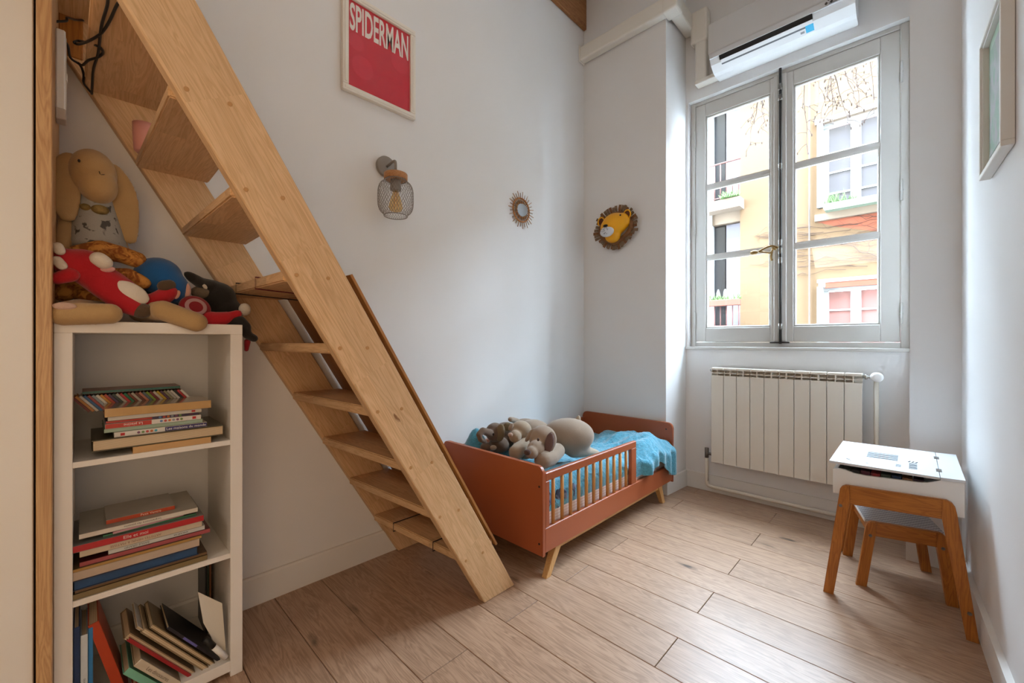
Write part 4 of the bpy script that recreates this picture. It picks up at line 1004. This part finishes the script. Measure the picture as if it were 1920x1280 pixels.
b = B(); pb(b, 1000, 812, -1.66, 34, 26, 30); pb(b, 985, 838, -1.62, 24, 22, 24); blob('body', b, taupe, mid, .007, 4)
b = B(); pb(b, 977, 806, -1.60, 20, 18, 18); pb(b, 966, 818, -1.585, 12, 12, 13); blob('head', b, pale, mid, .006, 4)
b = B(); pb(b, 957, 815, -1.555, 5, 4.5, 4.5); blob('nose', b, fab('plush_lightpink', '#b79a88'), mid, .004, 2)
b = B(); pb(b, 993, 812, -1.565, 8, 14, 5, -.5); blob('ear', b, taupe, mid, .004, 3)
b = B(); pb(b, 958, 800, -1.60, 4, 8, 4, .5); blob('ear', b, taupe, mid, .004, 3)
b = B(); pc_(b, [(990, 828, -1.57), (974, 842, -1.54), (968, 848, -1.53)], [14, 14, 14]); blob('paw', b, pale, mid, .006, 3)
ele = thing('plush_elephant', 'brown plush elephant with curled trunk farthest left on the bed', 'plush toy', at(930, 850, X=-1.75))
b = B(); pb(b, 928, 810, -1.74, 18, 18, 18); pc_(b, [(918, 812, -1.72), (905, 807, -1.71), (898, 814, -1.71), (901, 824, -1.71), (909, 828, -1.71)], [8, 6.5, 5.5, 5, 4.5]); pb(b, 948, 815, -1.79, 26, 24, 22); pb(b, 935, 834, -1.75, 20, 15, 18); pb(b, 912, 838, -1.75, 12, 9, 12); blob('body', b, dtaupe, ele, .006, 4)
b = B(); pb(b, 938, 811, -1.69, 9, 17, 5, .12); blob('ear', b, olive, ele, .004, 3)
b = B(); pb(b, 952, 800, -1.72, 9, 9, 5, -.6); blob('ear', b, olive, ele, .004, 3)
b = B(); pb(b, 925, 839, -1.695, 6.5, 5, 5); blob('foot_pad', b, pale, ele, .004, 2)
b = B(); pb(b, 925, 814, -1.683, 1.8, 2.4, 2); mk('eye', b, pmat('eye_brown', '#2a1710', .2), ele, True)
bk_ = thing('plush_bear', 'grey-brown plush animal with curled arm half hidden behind the others', 'plush toy', at(985, 815, X=-1.85))
b = B(); pb(b, 985, 800, -1.86, 26, 16, 18); pb(b, 975, 830, -1.86, 30, 26, 22); pc_(b, [(970, 790, -1.84), (962, 787, -1.83), (957, 786, -1.82)], [6, 5.5, 5]); blob('body', b, taupe, bk_, .006, 4)
# ================================================================== DESK AND STOOL
DY0, DY1 = 2.262, 2.74
dk_ = thing('child_desk', 'small white lift-lid child desk on honey pine legs against the right wall', 'desk', (-.05, 2.5, 0))
dpt = [(-.25, .434), (.137, .438), (.137, .566), (.074, .562), (.055, .552), (.040, .545), (.020, .541), (-.140, .531), (-.180, .533), (-.210, .541), (-.228, .542), (-.25, .538)]
def tpane(y0, y1): 
    return pz(dpt, 'Y', y0, y1)
mk('side_panel', tpane(DY0, DY0+.014), white, dk_); mk('side_panel', tpane(DY1-.014, DY1), white, dk_)
mk('front_panel', bx(-.25, -.236, DY0+.014, DY1-.014, .434, .535), white, dk_)
mk('back_panel', bx(.123, .137, DY0+.014, DY1-.014, .438, .566), white, dk_)
mk('bottom_panel', bx(-.236, .123, DY0+.014, DY1-.014, .440, .452), white, dk_)
mk('hinge_board', pz([(.075, .564), (.139, .568), (.139, .578), (.075, .575)], 'Y', DY0-.006, DY1+.006), pmat('desk_lid', '#d9dcde', .4), dk_)
deskw = pmat('desk_lid', '#d9dcde', .4)
lid = mk('lid', pz([(-.262, .563), (.073, .566), (.073, .575), (-.262, .573)], 'Y', DY0-.008, DY1+.008), deskw, dk_)
ZL = lambda x: .573+(x+.262)/.335*.002+.0004
for y in (2.37, 2.62): mk('hinge', bx(.066, .082, y-.022, y+.022, .574, .5775, bev=.0008), steel, dk_)
ink = pmat('print_slate', '#7c8b92', .6); inkd = pmat('print_dark', '#2e3338', .6)
def mark(b, u, v, du, dv, n=1):
    pass
p_ = B()
for i in range(7):    # tall looping letters, unreadable at this size
    y0 = 2.44+.018*i
    tube(p_, [(-.150, y0, ZL(-.15)), (-.095, y0+.004*(-1)**i, ZL(-.1)), (-.048, y0+.002, ZL(-.05))], .0016, 4)
mk('printed_word', p_, ink, lid, kind='stuff')
p_ = B()
for i in range(8):
    y0 = 2.33+.014*i; tube(p_, [(-.012, y0, ZL(-.01)), (.012, y0+.004*math.sin(i*2), ZL(.01))], .0013, 4)
for i in range(4):
    y0 = 2.335+.012*i; tube(p_, [(-.052, y0, ZL(-.05)), (-.036, y0, ZL(-.04))], .0009, 4)
mk('printed_line', p_, ink, lid, kind='stuff')
p_ = B()
for i in range(3): tube(p_, [(-.014+.011*i, 2.452, ZL(0)), (-.009+.011*i, 2.468, ZL(0))], .002, 4)
for (x, y, r) in ((-.205, 2.335, .006), (-.198, 2.32, .004), (-.21, 2.345, .003), (-.140, 2.310, .004)): ball(p_, (x, y, ZL(x)), (r*1.3, r, .0006), sub=1)
mk('printed_motif', p_, inkd, lid, kind='stuff')
def uframe(y0, y1):
    L = pz([(-.282, 0), (-.247, 0), (-.192, .405), (-.192, .482), (-.206, .4805), (-.217, .474), (-.224, .462)], 'Y', y0, y1)
    R = pz([(.140, 0), (.172, 0), (.117, .452), (.113, .474), (.104, .489), (.090, .496), (.078, .4955), (.078, .422)], 'Y', y0, y1)
    C = pz([(-.192, .405), (.078, .422), (.078, .4955), (-.192, .482)], 'Y', y0+.001, y1-.001)
    for q, nm, m in ((L, 'leg', wood('honey_leg', '#b8722a', '#94531a', 2, .4, rnd=.05, knots=.015, dark='#6d3a12')), (R, 'leg', MATS.get('honey_leg')), (C, 'leg_rail', honey)):
        bmesh.ops.bevel(q, geom=[e for e in q.edges if abs((e.verts[0].co-e.verts[1].co).y) < 1e-6], offset=.0025, segments=2, affect='EDGES')
        mk(nm, q, m or MATS['honey_leg'], dk_)
uframe(DY0-.022, DY0-.0005); uframe(DY1+.0005, DY1+.022)
for (x, z_) in ((-.222, .392), (.148, .10)): mk('screw', lt([(.0065, 0), (.0065, .002), (.003, .0012)], 12, TR((x, DY0-.0222, z_), (0, -1, 0))), steel, dk_)
# comics stored inside the desk
for i, (c, nm) in enumerate((('#3b4238', 'grey-green'), ('#1e2024', 'black'), ('#571a35', 'wine'), ('#a02a2e', 'red'), ('#3d4a3e', 'mossy'), ('#16365c', 'navy'), ('#a0714f', 'tan'), ('#3c1230', 'aubergine'))):
    x0 = -.222+.032*i
    M = axes((x0+.016, 2.50, .4525), (0, 1, 0), (-1, 0, 0), (0, 0, 1))
    o = thing('comic', '%s comic book stored inside the open gap of the white desk' % nm, 'comic', group='comics inside the desk', M=axes((x0+.014, DY0+.13, .4525), (1, 0, 0), (0, 1, 0), (0, 0, 1)))
    mk('cover', bx(-.0145, .0145, -.11, .11, 0, .088+.002*(i % 3)+.0005*i), patches('comic_'+nm, c, '#2a2422', 90, .5, .58, bump=0, rough=.5), o, local=True)
    mk('page_edge', bx(-.010, .010, -.1115, -.109, .004, .082), pmat('comic_page_'+nm, c, .6), o, local=True)

# stool, pushed in at an angle
SA = math.radians(14)
Ms = Matrix.Translation((-.062, 2.600, 0)) @ Matrix.Rotation(SA, 4, 'Z')
stl = thing('child_stool', 'low honey pine child stool with grey checked seat pushed under the desk', 'stool', M=Ms)
SH = .295
chk = pmat('seat_check', '#9c9ba0', .6); nt = chk.node_tree; bs = nt.nodes['Principled BSDF']
ct = nt.nodes.new('ShaderNodeTexChecker'); ct.inputs['Scale'].default_value = 80; ct.inputs['Color1'].default_value = (*lin('#cfcdcf'), 1); ct.inputs['Color2'].default_value = (*lin('#a3a1a6'), 1)
tcn = nt.nodes.new('ShaderNodeTexCoord'); nt.links.new(tcn.outputs['Object'], ct.inputs['Vector']); nt.links.new(ct.outputs['Color'], bs.inputs['Base Color'])
mk('seat', bx(-.128, .128, -.128, .128, SH-.014, SH-.004, bev=.002), chk, stl, local=True)
mk('seat_edge', bx(-.131, -.1275, -.127, .127, SH-.016, SH-.003, bev=.001), white, stl, local=True)
for s in (-1, 1):
    y0, y1 = (s*.150-.011, s*.150+.011)
    L = pz([(-.165, 0), (-.128, 0), (-.098, SH-.06), (-.098, SH), (-.112, SH-.001), (-.124, SH-.010), (-.130, SH-.026)], 'Y', y0, y1)
    R = pz([(.128, 0), (.165, 0), (.130, SH-.026), (.124, SH-.010), (.112, SH-.001), (.098, SH), (.098, SH-.06)], 'Y', y0, y1)
    C = pz([(-.098, SH-.062), (.098, SH-.062), (.098, SH), (-.098, SH)], 'Y', y0+.001, y1-.001)
    for q, nm, m in ((L, 'leg', MATS['honey_leg']), (R, 'leg', MATS['honey_leg']), (C, 'side_rail', honey)):
        bmesh.ops.bevel(q, geom=[e for e in q.edges if abs((e.verts[0].co-e.verts[1].co).y) < 1e-6], offset=.0025, segments=2, affect='EDGES')
        mk(nm, q, m, stl, local=True)
    if s == -1:
        for x in (-.116, .116): mk('screw', lt([(.0065, 0), (.0065, .002), (.003, .0012)], 12, TR((x, y0-.0002, SH-.062), (0, -1, 0))), steel, stl, local=True)
mk('cross_rail', bx(-.122, -.104, -.139, .139, SH-.058, SH-.016), honey, stl, local=True)
mk('cross_rail', bx(.104, .122, -.139, .139, SH-.058, SH-.016), honey, stl, local=True)

# ================================================================== ON THE WALLS
# wall lamp
lc = at(724, 313, X=XL+.012)
lamp = thing('wall_lamp', 'grey wall lamp with wire mesh globe and wooden collar', 'lamp', (XL, lc.y, lc.z))
lgm = pmat('lamp_grey', '#8d867f', .45)
mk('wall_plate', lt([(.050, 0), (.0535, .003), (.0535, .018), (.050, .021), (.002, .021)], 32, TR((XL+.001, lc.y, lc.z), (1, 0, 0))), lgm, lamp, True)
gx = XL+.118; gy = at(742, 340, X=gx).y; gt = at(742, 333, X=gx).z; 
mk('arm', tb([(XL+.02, lc.y, lc.z)] + spline([(gx-.03, gy, lc.z+.002), (gx-.006, gy, lc.z-.002), (gx, gy, lc.z-.022)], 5) + [(gx, gy, gt+.01)], .0065, 10), lgm, lamp, True)
mk('collar', lt([(.055, 0), (.057, .002), (.057, .028), (.055, .030), (.004, .030)], 32, TR((gx, gy, gt-.012))), wood('collar_wood', '#bd8757', '#a06d3f', 0, .5, rnd=.02), lamp, True)
zt_, zb_ = gt-.013, at(742, 405, X=gx).z
R_ = .086
def gl(f):
    a = f*PI
    z_ = zt_+(zb_-zt_)*f
    q = abs(2*f-1)
    r_ = R_*(1-q**3.6)**(1/3.0) if q < 1 else 0
    return max(r_, .050 if f < .5 else .056), z_
me_ = B(); NS = 36
for d in (1, -1):
    for k in range(NS):
        pts = []
        for i in range(19):
            f = i/18; r_, z_ = gl(f); a = 2*PI*k/NS+d*f*1.25
            pts.append((gx+r_*math.cos(a), gy+r_*math.sin(a), z_))
        tube(me_, pts, .0008, 3, cap=False)
sh = mk('mesh_shade', me_, lgm, lamp, kind='stuff')
for f in (0, 1):
    r_, z_ = gl(f); mk('shade_rim', tb([(gx+r_*math.cos(a*PI/14), gy+r_*math.sin(a*PI/14), z_) for a in range(28)], .0022, 6, closed=True), lgm, lamp, True)
mk('socket', lt([(.024, 0), (.026, -.02), (.026, -.052), (.020, -.055)], 24, TR((gx, gy, zt_+.002))), lgm, lamp, True)
amb = glass('amber_glass', (.98, .80, .50), .10)
mk('bulb', lt([(.012, -.052), (.015, -.062), (.030, -.115), (.034, -.135), (.028, -.150), (.010, -.156)], 24, TR((gx, gy, zt_))), amb, lamp, True)
fl = B()
for k in range(4): tube(fl, [(gx+.004*math.cos(k*PI/2), gy+.004*math.sin(k*PI/2), zt_-.06), (gx+.012*math.cos(k*PI/2), gy+.012*math.sin(k*PI/2), zt_-.13)], .0009, 4)
mk('filament', fl, pmat('filament', '#c98a35', .4, metal=.5), lamp, kind='stuff')

# sunburst rattan mirror
mc = at(977, 394, X=XL+.012)
mir = thing('sunburst_mirror', 'small round mirror in a rattan sunburst frame', 'mirror', (XL, mc.y, mc.z))
rat = pmat('rattan', '#a9723a', .6, var=.2, vscale=60); ratd = pmat('rattan_dark', '#7a5530', .6, var=.2, vscale=60)
mk('glass', lt([(.002, .004), (.046, .004), (.046, 0), (.002, 0)], 32, TR((XL+.0155, mc.y, mc.z), (1, -.28, .02))), pmat('mirror_glass', '#b9bcbc', .04, metal=1), mir)
for r_, q in ((.050, .0055), (.081, .0055)): mk('ring', tb([(XL+.014, mc.y+r_*math.cos(a*PI/24), mc.z+r_*math.sin(a*PI/24)) for a in range(48)], q, 8, closed=True), rat, mir, True)
mk('binding', tb([(XL+.018+.004*math.sin(a*PI*1.0), mc.y+(.0655+.010*math.cos(a*PI))*math.cos(a*PI/30), mc.z+(.0655+.010*math.cos(a*PI))*math.sin(a*PI/30)) for a in range(60)], .0022, 5, closed=True), ratd, mir, True)
for k in range(30):
    a = k*2*PI/30; ro = .128 if k % 2 else .116
    mk('ray', tb([(XL+.020, mc.y+.044*math.cos(a), mc.z+.044*math.sin(a)), (XL+.016, mc.y+ro*math.cos(a), mc.z+ro*math.sin(a))], .0022, 6), rat if k % 2 else ratd, mir, True)

# red poster in a white frame
def wpic(name, lab, y0, y1, z0, z1, fw, dep, fm, pm_):
    t = thing(name, lab, 'picture', (XL, (y0+y1)/2, z0))
    x = XL+.001
    for (a, b_, c, d) in ((y0, y1, z0, z0+fw), (y0, y1, z1-fw, z1), (y0, y0+fw, z0+fw, z1-fw), (y1-fw, y1, z0+fw, z1-fw)):
        q = bx(x, x+dep, a, b_, c, d, bev=.004, seg=2); 
        box(q, x+dep-.004, x+dep+.003, a+.008, b_-.008, c+.008, d-.008, bev=.003)
        mk('frame_bar', q, fm, t)
    mk('print', bx(x, x+dep*.5, y0+fw-.002, y1-fw+.002, z0+fw-.002, z1-fw+.002), pm_, t)
    return t, x+dep*.5
pr_ = pmat('poster_red', '#d0142c', .35)
pict, px = wpic('framed_poster', 'white framed red poster with tall white block lettering on the left wall', .850, 1.250, 2.292, 2.772, .030, .026, pmat('frame_white', '#e9e2d6', .45), pr_)
Mp = axes((px+.0006, 1.050, 2.664), (0, 1, 0), (0, 0, 1), (1, 0, 0))
text('lettering', 'SPIDERMAN', .140, pmat('letter_white', '#eee6de', .5), pict, Mp, .0002, fit=(.322, .135))
for (y, z_, r_) in ((.955, 2.44, .055), (.92, 2.55, .04), (1.16, 2.56, .05)):
    mk('faint_circle', lt([(r_, 0), (r_, .0003), (.001, .0003)], 32, TR((px+.0002, y, z_), (1, 0, 0))), pmat('poster_red_light', '#d7263b', .35), pict)
mk('glazing', bx(px+.0015, px+.0025, .878, 1.222, 2.320, 2.744), glassm, pict)

# framed picture on the right wall (wall runs slightly off square)
ang = math.atan(.043)
Mr = Matrix.Translation((xr(2.015), 2.015, 1.89)) @ Matrix.Rotation(ang, 4, 'Z')
rpic = thing('framed_picture', 'white box frame with green and grey picture on the right wall', 'picture', M=Mr)
hw, hh = .175, .237; fwh = pmat('frame_white2', '#e6e4df', .4)
for (a, b_, c, d) in ((-hw, hw, -hh, -hh+.016), (-hw, hw, hh-.016, hh), (-hw, -hw+.016, -hh+.016, hh-.016), (hw-.016, hw, -hh+.016, hh-.016)):
    mk('frame_bar', bx(-.029, -.001, a, b_, c, d, bev=.0015), fwh, rpic, local=True)
for (a, b_, c, d) in ((-hw+.016, hw-.016, -hh+.016, -hh+.024), (-hw+.016, hw-.016, hh-.024, hh-.016), (-hw+.016, -hw+.024, -hh+.024, hh-.024), (hw-.024, hw-.016, -hh+.024, hh-.024)):
    mk('inner_slip', bx(-.022, -.002, a, b_, c, d), fwh, rpic, local=True)
mk('mount', bx(-.008, -.002, -hw+.02, hw-.02, -hh+.02, hh-.02), pmat('mount_green', '#a9c4ae', .7), rpic, local=True)
mk('print', bx(-.010, -.0075, -hw+.06, hw-.05, -hh+.06, hh-.06), patches('print_greygreen', '#a3a5a4', '#7fa088', 9, .45, .6, bump=0, rough=.6), rpic, local=True)
mk('glazing', bx(-.013, -.012, -hw+.02, hw-.02, -hh+.02, hh-.02), glassm, rpic, local=True)

# lion head trophy
LC = Vector((at(1152, 429, Y=YB-.04).x, YB, at(1152, 430, Y=YB-.04).z))
lion = thing('lion_head', 'yellow lion head wall decoration with a brown leaf mane', 'wall decoration', LC)
yel = pmat('lion_yellow', '#f0a907', .45, var=.03, vscale=10)
lp_ = lambda u, v, dy: at(u, v, Y=YB-dy)
b = B(); ball(b, lp_(1153, 420, .05), (.105, .075, .085)); ball(b, lp_(1146, 425, .075), (.090, .060, .075)); ball(b, lp_(1149, 443, .055), (.062, .055, .050)); ball(b, lp_(1168, 414, .05), (.055, .06, .06))
hd2 = blob('head', b, yel, lion, .008, 8)
MZ = lp_(1138, 434, .118)
b = B(); ball(b, MZ, (.060, .026, .042)); mz = blob('muzzle', b, pmat('lion_white', '#d8dbe2', .6), lion, .005, 3)
mk('nose', ball(B(), lp_(1135, 423, .143), (.020, .008, .010)), black, lion, True)
ey = B(); ball(ey, lp_(1163, 403, .118), (.007, .006, .006)); mk('eye', ey, black, lion, True)
wk = B()
for i in range(16):
    a = random.uniform(0, 2*PI); r_ = math.sqrt(random.random())*.75
    x, z_ = .060*r_*math.cos(a), .042*r_*math.sin(a)
    ball(wk, MZ+Vector((x, -.026*math.sqrt(max(0, 1-r_*r_)), z_)), .0028, sub=1)
mk('whisker_dots', wk, pmat('dot_blue', '#3c4458', .6), mz, kind='stuff')
brl = pmat('mane_brown', '#7a5230', .8, var=.25, vscale=40); brl2 = pmat('leaf_taupe', '#7b6650', .8, var=.25, vscale=40)
def mrad(a):   # rounded-triangle outline, narrow at the chin
    s_ = math.sin(a); return .150+.014*s_-.022*max(0, -s_)*abs(math.cos(a))*2+.012*math.cos(2*a)
mk('mane_ring', tb([LC+Vector((mrad(a*PI/24)*.82*math.cos(a*PI/24), -.022, mrad(a*PI/24)*.82*math.sin(a*PI/24)-.003)) for a in range(48)], .020, 8, closed=True), brl, lion, True)
for k in range(42):
    a = 2*PI*k/42+random.uniform(-.02, .02); r_ = mrad(a); L = random.uniform(.045, .062); tl_ = random.uniform(.0, .45)
    ca, sa = math.cos(a), math.sin(a)
    M = axes(LC+Vector((r_*.86*ca, -.020, r_*.86*sa)), Vector((ca, -tl_, sa)).normalized(), (-sa, 0, ca), Vector((ca, -tl_, sa)).normalized().cross(Vector((-sa, 0, ca))))
    q = B(); wd_ = .0108
    pts = [(0, -wd_*.7, 0), (L*.5, -wd_, .004), (L, -wd_*1.05, 0), (L, wd_*1.05, 0), (L*.5, wd_, .004), (0, wd_*.7, 0)]
    up = [q.verts.new((p[0], p[1], p[2]+.0012)) for p in pts]; dn = [q.verts.new(p) for p in pts]
    for F in ((0, 1, 4, 5), (1, 2, 3, 4)): q.faces.new([up[i] for i in F]); q.faces.new([dn[i] for i in F][::-1])
    for i in range(6): q.faces.new((dn[i], dn[(i+1) % 6], up[(i+1) % 6], up[i]))
    q.transform(M); mk('leaf', q, brl2 if k % 3 else brl, lion)
for s, lp in ((-1, LC+Vector((-.105, -.06, .075))), (1, LC+Vector((.118, -.06, .085)))):
    e = tb([lp+Vector((s*.028*math.cos(t*PI/10)*1.0, 0, .034*math.sin(t*PI/10))) for t in range(-3, 11)], .0055, 8)
    mk('ear', e, yel, lion, True)
    mk('ear_inside', ball(B(), lp+Vector((0, .012, .008)), (.026, .012, .030)), pmat('ear_brown', '#5b2f16', .8), lion, True)
# small scuff on the left wall below the lamp
print('objects', len(bpy.data.objects))
